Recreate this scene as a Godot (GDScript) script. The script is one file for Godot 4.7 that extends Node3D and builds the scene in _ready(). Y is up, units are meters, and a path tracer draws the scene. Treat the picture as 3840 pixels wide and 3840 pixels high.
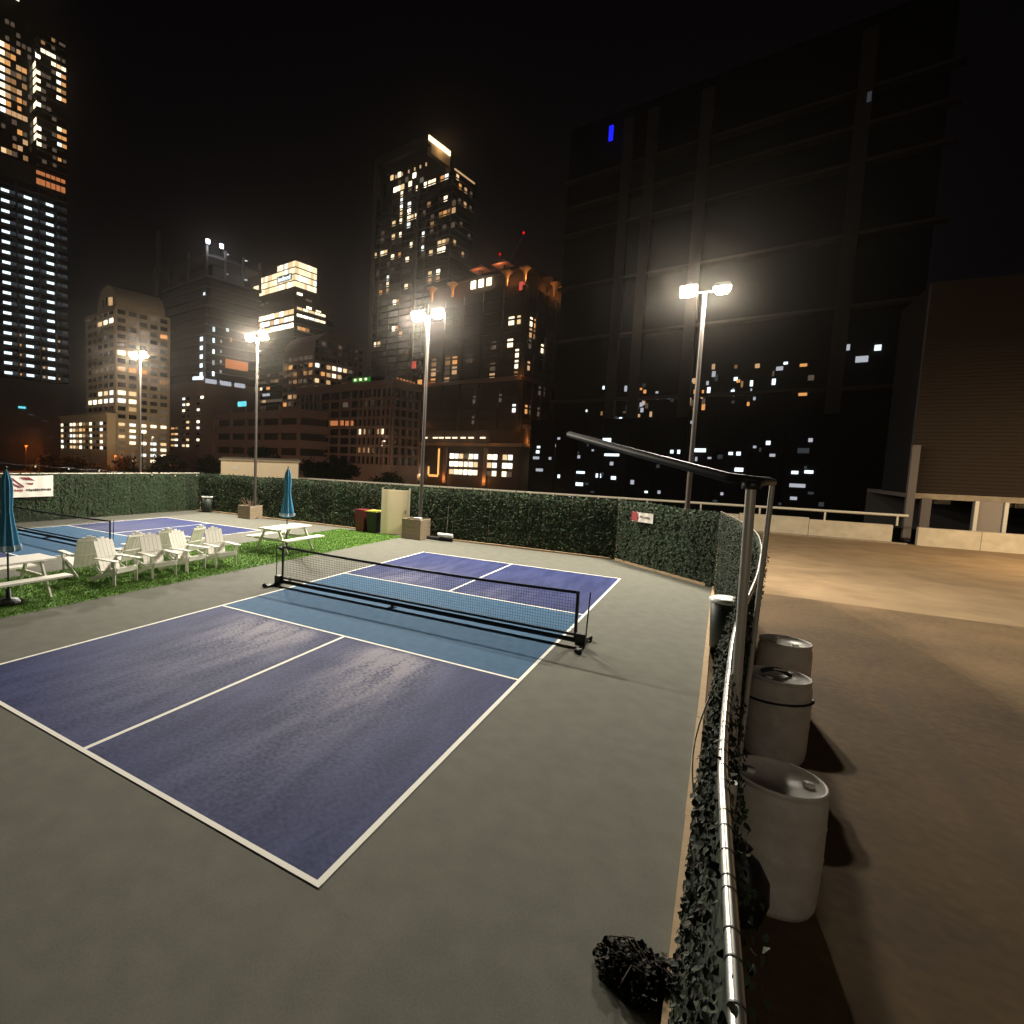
extends Node3D
# A rooftop pickleball court at night in front of downtown towers. Units are metres, y is up, the court centre is the origin.

const GROUND_Y := -9.0
const LOT_TURN := -9.4          # the street grid's turn, degrees

# lit windows of the towers: column, row, kind (0 bright, 1 warm, 2 dim, 3 coloured)
const B6F := [-1,4,2,-1,5,1,-1,7,2,0,5,1,0,9,1,1,0,0,1,3,0,1,5,1,1,7,2,1,9,0,1,10,0,1,17,2,2,0,1,2,5,1,2,9,0,2,10,0,2,13,0,2,14,1,2,19,2,4,0,0,4,5,2,4,6,1,4,7,2,4,10,0,4,13,0,4,14,1,5,0,0,5,3,1,6,0,0,6,4,2,6,7,0,6,8,2,6,9,0,6,10,2,6,18,2,6,22,2,8,0,0,8,4,0,9,-2,0,9,4,0,9,8,0,9,24,1,10,-1,0,10,0,2,10,2,0,10,3,0,10,4,0,10,5,0,10,10,0,10,14,0,11,21,1,12,-1,0,12,0,0,12,1,0,12,2,0,12,3,0,12,4,0,12,6,0,12,9,1,12,16,1,12,20,1,13,-3,0,13,-1,0,13,16,0,13,20,0,14,-1,0,14,4,0,14,6,0,14,9,0,14,11,2,15,-3,0,15,10,2,15,12,0,15,13,0,15,14,1,16,8,0,17,5,2,17,6,2,17,8,0,17,13,2,17,14,1,17,17,2,17,20,2,17,22,0,18,11,2,18,22,0,19,8,0]
const B6S := [1,0,0,1,9,1,2,1,1,2,3,2,3,6,2,4,1,1,4,3,1,4,10,1,6,1,2,6,3,2,6,7,2]
const B7F := [0,1,3,0,4,0,0,7,0,0,8,0,0,9,1,0,12,0,1,4,0,1,6,0,2,11,2,3,6,2,3,8,2,3,9,1,4,0,0,5,0,0,5,11,2,5,13,2,6,0,0,6,7,2,8,5,2,8,7,1,8,8,1,9,3,2,9,7,1,9,8,2,9,9,1,11,7,1,11,8,1,11,9,1,13,9,1,14,7,3]
const B7S := [1,4,0,1,5,1,1,6,2,1,8,1,1,12,1,2,4,1,2,5,1,2,12,2,4,6,0,4,10,2,4,12,2,5,10,2,9,9,2,11,9,2,12,6,0,13,8,1]
const B1A := [0,3,0,0,4,1,0,5,1,0,6,1,0,7,1,0,11,1,0,12,1,0,13,1,1,3,0,1,4,0,1,5,0,1,6,0,1,7,0,1,11,0,1,12,1,1,13,0,2,2,0,2,3,0,2,4,2,2,10,2,2,12,2,2,14,2,3,2,0,3,5,2,3,6,2,3,9,2,4,2,0,4,5,2,4,7,2,4,8,2,4,13,2,4,14,2,4,16,2,5,3,0,5,5,0,5,6,0,5,7,0,5,9,0,5,12,0,5,13,0,5,14,0]
const B1B := [7,5,1,7,7,1,7,11,1,7,14,1,7,16,1,8,5,1,8,6,1,8,8,1,8,9,1,8,11,1,8,13,1,8,15,1,9,4,1,9,6,2,9,7,1,9,8,1,9,9,2,9,11,1,9,12,2,9,16,2,10,3,1,10,4,1,10,5,1,10,6,1,10,7,1,10,8,1,10,9,1,10,10,1,10,11,1,10,16,1,11,3,0,11,4,0,11,5,0,11,6,0,11,7,0,11,8,0,11,9,0,11,10,0,11,11,0,11,16,0]

var M := {}
var meshes := {}
var taken := {}
var rng := RandomNumberGenerator.new()

# ---------------------------------------------------------------- helpers
func srgb(r: float, g: float, b: float) -> Color:      # a linear base colour as the sRGB value that albedo_color takes
	return Color(r, g, b).linear_to_srgb()

func mat(key: String, c: Color, rough := 0.8, metal := 0.0) -> StandardMaterial3D:
	if M.has(key): return M[key]
	var m := StandardMaterial3D.new()
	m.albedo_color = c; m.roughness = rough; m.metallic = metal
	M[key] = m
	return m

func glow(key: String, c: Color, energy: float) -> StandardMaterial3D:
	if M.has(key): return M[key]
	var m := StandardMaterial3D.new()
	m.albedo_color = Color(0.1, 0.1, 0.1); m.roughness = 0.6
	m.emission_enabled = true; m.emission = c; m.emission_energy_multiplier = energy
	M[key] = m
	return m

func noise_image(sd: int, freq: float, size: int, octaves := 4) -> Image:
	var n := FastNoiseLite.new()
	n.seed = sd; n.frequency = freq; n.fractal_octaves = octaves; n.noise_type = FastNoiseLite.TYPE_SIMPLEX_SMOOTH
	return n.get_seamless_image(size, size, false, false, 0.1, true)

# a tileable texture that mixes two linear colours by coarse patches and fine grain
func grain_tex(sd: int, a: Color, b: Color, size := 256, coarse := 0.012, fine := 0.25, fine_amount := 0.45) -> ImageTexture:
	var p := noise_image(sd, coarse, size); var q := noise_image(sd + 7, fine, size, 2)
	var im := Image.create(size, size, false, Image.FORMAT_RGB8)
	for y in size:
		for x in size:
			var t: float = clampf(p.get_pixel(x, y).r * (1.0 - fine_amount) + q.get_pixel(x, y).r * fine_amount, 0, 1)
			im.set_pixel(x, y, a.lerp(b, t).linear_to_srgb())
	im.generate_mipmaps()
	return ImageTexture.create_from_image(im)

func surface(key: String, tex: Texture2D, metres: float, rough := 0.8) -> StandardMaterial3D:
	var m := mat(key, Color(1, 1, 1), rough)
	m.albedo_texture = tex; m.uv1_triplanar = true; m.uv1_world_triplanar = true
	m.uv1_scale = Vector3.ONE / metres
	return m

func numbered(called: String) -> String:
	var n: int = taken.get(called, 0)
	taken[called] = n + 1
	return called if n == 0 else "%s_%03d" % [called, n]

func thing(called: String, label: String, category: String, at := Vector3.ZERO, turn := 0.0, group := "") -> Node3D:
	var o := Node3D.new()
	o.name = numbered(called); add_child(o)
	o.position = at; o.rotation_degrees.y = turn
	o.set_meta("label", label); o.set_meta("category", category)
	if group != "": o.set_meta("group", group)
	return o

func obj(called: String, mesh: Mesh, m: Material, parent: Node, at := Vector3.ZERO, rot := Vector3.ZERO) -> MeshInstance3D:
	var o := MeshInstance3D.new()
	o.name = called if parent != self else numbered(called)
	o.mesh = mesh; o.material_override = m
	parent.add_child(o, true)
	o.position = at; o.rotation_degrees = rot
	return o

func structure(called: String, mesh: Mesh, m: Material, at := Vector3.ZERO, rot := Vector3.ZERO) -> MeshInstance3D:
	var o := obj(called, mesh, m, self, at, rot)
	o.set_meta("kind", "structure")
	return o

func box_mesh(s: Vector3) -> Mesh:
	var k := "b%.3f_%.3f_%.3f" % [s.x, s.y, s.z]
	if not meshes.has(k):
		var b := BoxMesh.new(); b.size = s; meshes[k] = b
	return meshes[k]

func bx(called: String, s: Vector3, at: Vector3, m: Material, parent: Node, rot := Vector3.ZERO) -> MeshInstance3D:
	return obj(called, box_mesh(s), m, parent, at, rot)

func st_new() -> SurfaceTool:
	var st := SurfaceTool.new()
	st.begin(Mesh.PRIMITIVE_TRIANGLES)
	return st

func quad(st: SurfaceTool, a: Vector3, b: Vector3, c: Vector3, d: Vector3) -> void:
	for p in [a, b, c, a, c, d]: st.add_vertex(p)

func add_box(st: SurfaceTool, c: Vector3, s: Vector3, bs := Basis.IDENTITY) -> void:
	var v := []
	for k in 8:
		v.append(c + bs * (Vector3(s.x * (0.5 if k & 1 else -0.5), s.y * (0.5 if k & 2 else -0.5), s.z * (0.5 if k & 4 else -0.5))))
	st.set_smooth_group(-1)
	for f in [[0, 1, 3, 2], [5, 4, 6, 7], [4, 0, 2, 6], [1, 5, 7, 3], [2, 3, 7, 6], [4, 5, 1, 0]]:
		quad(st, v[f[3]], v[f[2]], v[f[1]], v[f[0]])

# a box from one point to another
func add_bar(st: SurfaceTool, a: Vector3, b: Vector3, w: float, h: float) -> void:
	var d := (b - a); var z := d.normalized()
	var x := z.cross(Vector3.UP)
	if x.length() < 0.01: x = Vector3.RIGHT
	x = x.normalized()
	add_box(st, (a + b) / 2.0, Vector3(w, h, d.length()), Basis(x, x.cross(z).normalized() * -1.0, z))

func add_tube(st: SurfaceTool, pts: Array, radii, sides := 8, capped := true) -> void:
	var rings := []
	for i in pts.size():
		var p: Vector3 = pts[i]
		var d: Vector3 = (pts[mini(i + 1, pts.size() - 1)] - pts[maxi(i - 1, 0)]).normalized()
		var x := d.cross(Vector3.UP)
		if x.length() < 0.02: x = Vector3.RIGHT
		x = x.normalized(); var y := x.cross(d).normalized()
		var r: float = radii[i] if radii is Array else radii
		var ring := []
		for k in sides:
			var a := TAU * k / sides
			ring.append(p + (x * cos(a) + y * sin(a)) * r)
		rings.append(ring)
	st.set_smooth_group(0)
	for i in rings.size() - 1:
		for k in sides:
			var n := (k + 1) % sides
			quad(st, rings[i][k], rings[i][n], rings[i + 1][n], rings[i + 1][k])
	if capped:
		st.set_smooth_group(-1)
		for k in sides - 2:
			for p in [rings[0][0], rings[0][k + 2], rings[0][k + 1]]: st.add_vertex(p)
			for p in [rings[-1][0], rings[-1][k + 1], rings[-1][k + 2]]: st.add_vertex(p)

func done(st: SurfaceTool) -> ArrayMesh:
	st.generate_normals()
	return st.commit()

func tube(called: String, pts: Array, radii, m: Material, parent: Node, sides := 8) -> MeshInstance3D:
	var st := st_new(); add_tube(st, pts, radii, sides)
	return obj(called, done(st), m, parent)

# profile: [radius, height] pairs from bottom to top
func lathe(profile: Array, sides := 24, fold := 0.0, folds := 0) -> ArrayMesh:
	var st := st_new()
	st.set_smooth_group(0)
	for i in profile.size() - 1:
		if i > 0 and profile[i].size() > 2: st.set_smooth_group(i)
		for k in sides:
			var q := []
			for e in [[i, k], [i, k + 1], [i + 1, k + 1], [i + 1, k]]:
				var a: float = TAU * e[1] / sides
				var r: float = profile[e[0]][0] * (1.0 + fold * cos(folds * a))
				q.append(Vector3(cos(a) * r, profile[e[0]][1], sin(a) * r))
			quad(st, q[0], q[1], q[2], q[3])
	return done(st)

func sheet(x0: float, x1: float, z0: float, z1: float, y: float) -> ArrayMesh:
	var st := st_new()
	st.set_normal(Vector3.UP)
	var P := [Vector3(x0, y, z0), Vector3(x1, y, z0), Vector3(x1, y, z1), Vector3(x0, y, z1)]
	var T := [Vector2(0, 0), Vector2(1, 0), Vector2(1, 1), Vector2(0, 1)]
	for k in [0, 1, 2, 0, 2, 3]:
		st.set_uv(T[k]); st.set_normal(Vector3.UP); st.add_vertex(P[k])
	return st.commit()

func omni(parent: Node, at: Vector3, c: Color, energy: float, size := 0.1) -> void:
	var l := OmniLight3D.new()
	l.name = "light"; parent.add_child(l, true)
	l.position = at; l.light_color = c; l.light_energy = energy; l.light_size = size
	l.omni_range = 300.0; l.omni_attenuation = 2.0; l.shadow_enabled = true

# the downward light of a lamp head, just under its glowing lens
func area(parent: Node, at: Vector3, rot: Vector3, size: Vector2, c: Color, energy: float) -> void:
	var l := AreaLight3D.new()
	l.name = "light"; parent.add_child(l, true)
	l.position = at; l.rotation_degrees = rot; l.area_size = size
	l.light_color = c; l.light_energy = energy; l.area_range = 300.0; l.area_attenuation = 2.0; l.shadow_enabled = true

# ---------------------------------------------------------------- scene
func _ready() -> void:
	rng.seed = 20241
	set_camera()
	set_sky()
	make_materials()
	build_ground()
	build_courts()
	build_deck_edge()
	build_fences()
	build_city()
	build_clad_building()
	build_poles()
	build_nets()
	build_seating()
	build_court_side_things()
	build_right_side_things()
	build_trees()
	build_street_lamps()

func set_camera() -> void:
	var cam := Camera3D.new()
	cam.name = "camera"; add_child(cam)
	cam.position = Vector3(5.2344, 3.0296, 9.6179)
	cam.rotation = Vector3(-0.08258, 0.57591, 0.03501)
	cam.projection = Camera3D.PROJECTION_FRUSTUM      # the photograph is an off-centre crop of a wide picture
	cam.near = 0.05; cam.far = 3000.0
	cam.size = 2.0 * 0.05 * 512.0 / 548.718
	cam.frustum_offset = Vector2(0.05 * (512.0 - 366.769) / 548.718, -0.05 * (512.0 - 504.63) / 548.718)
	cam.current = true

func set_sky() -> void:
	var env := Environment.new()
	env.background_mode = Environment.BG_SKY
	var sm := ProceduralSkyMaterial.new()
	sm.sky_top_color = Color8(4, 3, 4); sm.sky_horizon_color = Color8(11, 8, 12); sm.sky_curve = 0.12
	sm.ground_bottom_color = Color8(6, 5, 5); sm.ground_horizon_color = Color8(11, 8, 12)
	sm.sun_angle_max = 1.0
	var sky := Sky.new(); sky.sky_material = sm
	env.sky = sky
	env.tonemap_mode = Environment.TONE_MAPPER_LINEAR
	env.tonemap_exposure = 1.0
	env.sdfgi_enabled = true; env.ssao_enabled = true; env.ssil_enabled = true
	env.volumetric_fog_enabled = true; env.volumetric_fog_density = 0.00032; env.volumetric_fog_albedo = Color(0.9, 0.86, 0.82); env.volumetric_fog_anisotropy = 0.95
	var we := WorldEnvironment.new()
	we.name = "environment"; we.environment = env
	add_child(we)
	var facade_fill := DirectionalLight3D.new()  # dim directional fill, added so the facades show faintly
	facade_fill.name = "facade_fill"; add_child(facade_fill)
	facade_fill.rotation_degrees = Vector3(-38, 28, 0)
	facade_fill.light_energy = 0.012; facade_fill.light_color = Color(0.95, 0.88, 0.84); facade_fill.light_angular_distance = 10.0
	facade_fill.shadow_enabled = true

func make_materials() -> void:
	surface("acrylic", grain_tex(3, Color(0.105, 0.104, 0.087), Color(0.172, 0.17, 0.145), 1024, 0.014, 0.25, 0.55), 5.3, 0.8)
	surface("apron", grain_tex(5, Color(0.2, 0.132, 0.068), Color(0.36, 0.245, 0.135), 512, 0.01, 0.35, 0.35), 7.0, 0.9)
	surface("asphalt", grain_tex(11, Color(0.085, 0.06, 0.034), Color(0.26, 0.19, 0.115), 512, 0.012, 0.4, 0.4), 5.0, 0.9)
	surface("street", grain_tex(13, Color(0.02, 0.019, 0.018), Color(0.05, 0.048, 0.045), 256), 9.0, 0.9)
	surface("turf", grain_tex(17, Color(0.05, 0.125, 0.011), Color(0.14, 0.27, 0.032), 512, 0.02, 0.4, 0.55), 2.3, 0.95)
	surface("wall_pale", grain_tex(19, Color(0.42, 0.36, 0.26), Color(0.66, 0.58, 0.44), 256, 0.02, 0.2), 3.0, 0.9)
	surface("wall_worn", grain_tex(23, Color(0.2, 0.16, 0.11), Color(0.4, 0.33, 0.23), 256, 0.02, 0.2), 2.0, 0.9)
	surface("timber", grain_tex(29, Color(0.3, 0.2, 0.11), Color(0.48, 0.34, 0.2), 256, 0.03, 0.3), 1.5, 0.85)
	surface("planter", grain_tex(31, Color(0.3, 0.23, 0.15), Color(0.5, 0.4, 0.28), 256, 0.03, 0.3), 1.0, 0.9)
	surface("drum", grain_tex(37, Color(0.62, 0.57, 0.5), Color(0.98, 0.96, 0.92), 256, 0.016, 0.2, 0.3), 0.9, 0.42)
	var dm: StandardMaterial3D = M.drum
	dm.backlight_enabled = true; dm.backlight = Color(0.7, 0.66, 0.6)
	M.acrylic.metallic_specular = 0.25
	mat("line", srgb(0.84, 0.82, 0.75), 0.7)
	mat("furniture", srgb(0.78, 0.75, 0.68), 0.6)
	mat("black", srgb(0.012, 0.012, 0.014), 0.45)
	mat("black_steel", srgb(0.008, 0.008, 0.009), 0.4)
	var bt := mat("black_tube", srgb(0.01, 0.01, 0.011), 0.5)
	bt.metallic_specular = 0.3
	mat("cord", srgb(0.016, 0.016, 0.02), 0.8)
	mat("galvanised", srgb(0.5, 0.49, 0.45), 0.28, 0.9)
	mat("post_paint", srgb(0.55, 0.53, 0.47), 0.38, 0.3)
	mat("pole_paint", srgb(0.075, 0.065, 0.058), 0.42)
	mat("rail_paint", srgb(0.62, 0.58, 0.47), 0.5)
	mat("cream", srgb(0.66, 0.54, 0.37), 0.7)
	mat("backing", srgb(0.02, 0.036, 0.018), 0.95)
	mat("umbrella", srgb(0.05, 0.25, 0.42), 0.8)
	mat("umbrella_edge", srgb(0.3, 0.42, 0.5), 0.8)
	mat("white_plastic", srgb(0.75, 0.74, 0.7), 0.4)
	mat("red_plastic", srgb(0.2, 0.02, 0.03), 0.45)
	mat("yellow_plastic", srgb(0.55, 0.5, 0.1), 0.45)
	mat("dark_green", srgb(0.02, 0.03, 0.02), 0.5)
	var lf := mat("leaf", Color(1, 1, 1), 0.8)
	lf.vertex_color_use_as_albedo = true
	lf.backlight_enabled = true; lf.backlight = Color(0.02, 0.035, 0.01)
	# the city
	mat("glass", srgb(0.012, 0.012, 0.014), 0.18)
	mat("dark_wall", srgb(0.05, 0.043, 0.04), 0.7)
	mat("steel_band", srgb(0.11, 0.1, 0.095), 0.55)
	mat("beige_stone", srgb(0.44, 0.35, 0.23), 0.85)
	mat("brown_stone", srgb(0.3, 0.2, 0.16), 0.85)
	mat("garage", srgb(0.34, 0.24, 0.2), 0.85)
	mat("raw_concrete", srgb(0.13, 0.11, 0.1), 0.9)
	mat("siding", srgb(0.034, 0.025, 0.019), 0.8)
	mat("hotel", srgb(0.085, 0.06, 0.048), 0.8)
	mat("frame_wall", srgb(0.012, 0.011, 0.011), 0.6)
	mat("frame_concrete", srgb(0.085, 0.067, 0.06), 0.9)
	M.frame_wall.metallic_specular = 0.15; M.frame_concrete.metallic_specular = 0.2; M.siding.metallic_specular = 0.15
	mat("bark", srgb(0.05, 0.035, 0.025), 0.9)
	glow("w0", Color(1.0, 0.92, 0.76), 1.9)
	glow("w1", Color(1.0, 0.8, 0.58), 0.6)
	glow("w2", Color(0.95, 0.82, 0.7), 0.1)
	glow("w3", Color(1.0, 0.42, 0.36), 0.55)
	glow("w0_strong", Color(1.0, 0.94, 0.82), 3.0)
	glow("w0_soft", Color(1.0, 0.86, 0.64), 1.0)
	glow("w0_cool", Color(0.96, 0.97, 0.95), 1.5)
	glow("w1_soft", Color(1.0, 0.76, 0.5), 0.3)
	glow("w1_gold", Color(1.0, 0.7, 0.4), 0.8)
	glow("lantern_soft", Color(1.0, 0.88, 0.68), 0.95)
	glow("cool0", Color(0.9, 0.97, 1.0), 1.6)
	glow("cool1", Color(0.93, 0.95, 1.0), 0.5)
	glow("cool2", Color(0.75, 0.8, 0.85), 0.06)
	glow("cool3", Color(0.75, 0.8, 0.85), 0.025)
	glow("orange", Color(1.0, 0.62, 0.38), 0.5)
	glow("lantern", Color(1.0, 0.92, 0.74), 1.35)
	glow("strip", Color(1.0, 0.72, 0.4), 1.3)
	glow("uplit_crown_glow", Color(1.0, 0.9, 0.72), 2.2)
	glow("floodlight", Color(0.92, 0.94, 1.0), 10.0)
	glow("red_lamp", Color(1.0, 0.06, 0.06), 1.2)
	glow("blue_lamp", Color(0.1, 0.12, 1.0), 1.3)
	glow("green_sign", Color(0.2, 0.8, 0.25), 0.3)
	glow("cyan_sign", Color(0.45, 0.95, 1.0), 0.9)
	glow("lens", Color(1.0, 0.92, 0.72), 22.0)
	glow("bulb", Color(1.0, 0.92, 0.78), 0.8)
	glow("street_lens", Color(1.0, 0.9, 0.75), 2.5)
	glow("sodium", Color(1.0, 0.5, 0.16), 2.5)

# ---------------------------------------------------------------- ground
# the brown parking surface: grain, a darker resurfaced patch, tyre marks and joints (5 cm a pixel, x 5..35, z -7.4..15.4)
func parking_image() -> ImageTexture:
	var w := 600; var h := 456
	var im := Image.create(w, h, false, Image.FORMAT_RGB8)
	var fine := FastNoiseLite.new(); fine.seed = 77; fine.frequency = 0.4; fine.fractal_octaves = 2
	var blot := FastNoiseLite.new(); blot.seed = 78; blot.frequency = 0.016; blot.fractal_octaves = 5
	var light := Color(0.152, 0.095, 0.044); var dark := Color(0.124, 0.076, 0.034); var mark := Color(0.085, 0.062, 0.042)
	for j in h:
		var z := -7.4 + j * 0.05
		for i in w:
			var x := 5.0 + i * 0.05
			var b := blot.get_noise_2d(i, j); var f := fine.get_noise_2d(i, j)
			var edge := 7.3 + 0.36 * (z + 7.4) - 0.022 * (z + 7.4) * (z + 7.4) + 0.12 * b
			var c := dark if x < edge or z > 2.0 + 1.2 * b + 0.25 * (x - 6.0) else light
			c = c * (1.0 + 0.55 * b + 0.3 * f)
			var m := 0.0
			for q in [[7.36, 0.16]]:
				var d: float = absf(x - q[0] - 0.05 * sin(z * 0.7)) / q[1]
				if z > -1.0: m = maxf(m, (1.0 - d) * (0.55 + 0.9 * f + 0.6 * b))
			if absf(x - 10.4 - 0.3 * b) < 0.04 and z < -2.0: m = maxf(m, 0.5)
			im.set_pixel(i, j, c.lerp(mark, clampf(m, 0, 0.4)).linear_to_srgb())
	im.generate_mipmaps()
	return ImageTexture.create_from_image(im)

func build_ground() -> void:
	structure("ground", sheet(-900, 900, -1200, 300, GROUND_Y), M.street)
	# the roof deck: a slab whose top is the parking surface
	structure("deck", box_mesh(Vector3(110, 1.2, 41.0)), M.asphalt, Vector3(-15, -0.609, -4.9))
	structure("pavement", sheet(-50, 39, -25.2, -7.4, -0.004), M.apron)
	var pk := mat("parking", Color(1, 1, 1), 0.88)
	pk.albedo_texture = parking_image()
	structure("parking_surface", sheet(5.0, 35.0, -7.4, 15.4, -0.004), pk)
	structure("court_surface", sheet(-18.42, 5.16, -9.86, 14.5, 0.0), M.acrylic)
	var turf := structure("turf", sheet(-8.45, -5.3, -9.5, 14.0, 0.006), M.turf)
	turf.set_meta("kind", "structure")
	# short blades of the artificial grass
	var st := st_new()
	st.set_smooth_group(-1)
	for p in [Vector3(-0.006, 0, 0), Vector3(0.006, 0, 0), Vector3(0.003, 0.03, 0.008)]: st.add_vertex(p)
	for p in [Vector3(0.0, 0, -0.006), Vector3(0.0, 0, 0.006), Vector3(0.012, 0.026, 0.0)]: st.add_vertex(p)
	var mm := MultiMesh.new()
	mm.transform_format = MultiMesh.TRANSFORM_3D; mm.use_colors = true
	mm.mesh = done(st); mm.instance_count = 42000
	for i in mm.instance_count:
		var z := rng.randf_range(-9.4, 7.0)
		var x := rng.randf_range(-8.45, -5.3) + rng.randf_range(-0.05, 0.05)
		var b := Basis(Vector3.UP, rng.randf() * TAU).scaled(Vector3.ONE * rng.randf_range(0.8, 1.5))
		mm.set_instance_transform(i, Transform3D(b, Vector3(x, 0.006, z)))
		var g := rng.randf_range(0.6, 1.3)
		mm.set_instance_color(i, Color(0.11 * g, 0.23 * g, 0.027 * g))
	var mi := MultiMeshInstance3D.new()
	mi.name = numbered("turf_blades"); mi.multimesh = mm; mi.material_override = M.leaf
	mi.set_meta("label", "short bright green blades of the artificial grass strip"); mi.set_meta("category", "grass"); mi.set_meta("kind", "stuff")
	add_child(mi)

# blue playing surface with dusty scuffs and painted-in glare in front of the kitchen line
func court_image(sd: int, scuff_glare: float) -> ImageTexture:
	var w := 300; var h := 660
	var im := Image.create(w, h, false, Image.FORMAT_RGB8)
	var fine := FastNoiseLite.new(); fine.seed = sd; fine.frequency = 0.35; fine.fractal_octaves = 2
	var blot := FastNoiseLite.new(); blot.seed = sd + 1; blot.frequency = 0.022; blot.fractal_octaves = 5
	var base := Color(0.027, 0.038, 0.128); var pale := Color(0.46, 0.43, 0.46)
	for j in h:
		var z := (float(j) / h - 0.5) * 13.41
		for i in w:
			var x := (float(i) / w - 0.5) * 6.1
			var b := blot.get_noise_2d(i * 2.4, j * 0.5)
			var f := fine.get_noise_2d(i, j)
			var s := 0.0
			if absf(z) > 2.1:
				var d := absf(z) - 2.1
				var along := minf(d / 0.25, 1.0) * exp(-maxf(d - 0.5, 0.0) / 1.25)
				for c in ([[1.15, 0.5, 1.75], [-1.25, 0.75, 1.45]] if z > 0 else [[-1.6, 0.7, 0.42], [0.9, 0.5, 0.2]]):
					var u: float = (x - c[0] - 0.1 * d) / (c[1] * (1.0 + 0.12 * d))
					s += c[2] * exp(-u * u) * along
			s = clampf((s + 0.05) * scuff_glare * (0.62 + 0.75 * b + 0.8 * f), 0.0, 0.85)
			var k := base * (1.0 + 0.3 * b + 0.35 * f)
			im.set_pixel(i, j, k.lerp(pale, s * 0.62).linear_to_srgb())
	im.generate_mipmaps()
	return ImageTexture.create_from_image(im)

func build_courts() -> void:
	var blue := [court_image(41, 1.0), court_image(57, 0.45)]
	surface("kitchen", grain_tex(61, Color(0.028, 0.08, 0.16), Color(0.068, 0.15, 0.265), 512, 0.018, 0.3, 0.55), 2.6, 0.75)
	var origins := [Vector3.ZERO, Vector3(-13.4, 0, 0.1)]
	for n in 2:
		var o: Vector3 = origins[n]
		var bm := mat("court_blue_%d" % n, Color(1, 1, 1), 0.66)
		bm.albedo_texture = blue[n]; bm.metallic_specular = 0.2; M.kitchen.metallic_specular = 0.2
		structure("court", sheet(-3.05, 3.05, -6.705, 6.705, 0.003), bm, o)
		structure("kitchen_zone", sheet(-3.05, 3.05, -2.13, 2.13, 0.0045), M.kitchen, o)
		var L := 0.052
		for r in [[-3.05, -3.05 + L, -6.705, 6.705, 0.006], [3.05 - L, 3.05, -6.705, 6.705, 0.006], [-3.05, 3.05, 6.705 - L, 6.705, 0.0075], [-3.05, 3.05, -6.705, -6.705 + L, 0.0075], [-3.05, 3.05, 2.134 - L, 2.134, 0.0075], [-3.05, 3.05, -2.134, -2.134 + L, 0.0075], [-L / 2, L / 2, 2.134, 6.705, 0.006], [-L / 2, L / 2, -6.705, -2.134, 0.006]]:
			structure("court_line", sheet(r[0], r[1], r[2], r[3], r[4]), M.line, o)

# ---------------------------------------------------------------- parapet at the far edge of the deck
func build_deck_edge() -> void:
	var t := thing("parapet_wall", "long low concrete parapet at the far edge of the deck, pale and stained panels", "wall", Vector3(-24.5, 0, -25.0))
	var x := 0.0; var k := 0
	while x < 36.4:
		var w := minf(rng.randf_range(2.3, 3.1), 36.9 - x)
		var h := 0.86 + rng.randf_range(-0.02, 0.06)
		bx("panel", Vector3(w - 0.02, h, 0.28 + 0.02 * (k % 2)), Vector3(x + w / 2, h / 2 - 0.003, 0), [M.wall_pale, M.wall_worn, M.wall_pale, M.wall_pale][(k * 7 + 2) % 4] if x < 34 else M.wall_worn, t)
		x += w; k += 1
	bx("kerb", Vector3(36.9, 0.07, 0.16), Vector3(18.45, 0.032, 0.26), M.wall_worn, t)
	var r := thing("guard_rail", "pale painted pipe rail running along the top of the concrete parapet", "railing", Vector3(-24.5, 0.9, -25.0))
	tube("rail", [Vector3(0, 0.4, 0), Vector3(36.9, 0.4, 0)], 0.065, M.rail_paint, r)
	for i in 15:
		tube("post", [Vector3(0.15 + i * 2.6, -0.08, 0), Vector3(0.15 + i * 2.6, 0.38, 0)], 0.04, M.rail_paint, r, 6)
	# the wall goes on past the building's column
	var u := thing("kerb_wall", "cream low concrete wall under the ribbed siding, spotted with stains", "wall", Vector3(12.75, 0, -25.0))
	x = 0.0
	for w in [2.0, 3.2, 3.0, 3.0, 3.0, 3.0]:
		bx("panel", Vector3(w - 0.015, 0.82, 0.32), Vector3(x + w / 2, 0.407, 0), M.wall_pale, u)
		x += w

# ---------------------------------------------------------------- fences with artificial ivy
func leaf_mesh() -> ArrayMesh:
	var st := st_new()
	st.set_smooth_group(-1)
	var rim := [Vector3(0, 0, 0), Vector3(-0.42, 0.1, 0.07), Vector3(-0.5, 0.4, 0.1), Vector3(-0.3, 0.7, 0.05), Vector3(0, 0.95, -0.05), Vector3(0.3, 0.7, 0.05), Vector3(0.5, 0.4, 0.1), Vector3(0.42, 0.1, 0.07)]
	var c := Vector3(0, 0.42, 0.0)
	for i in rim.size():
		for p in [c, rim[i], rim[(i + 1) % rim.size()]]: st.add_vertex(p)
	return done(st)

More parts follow.
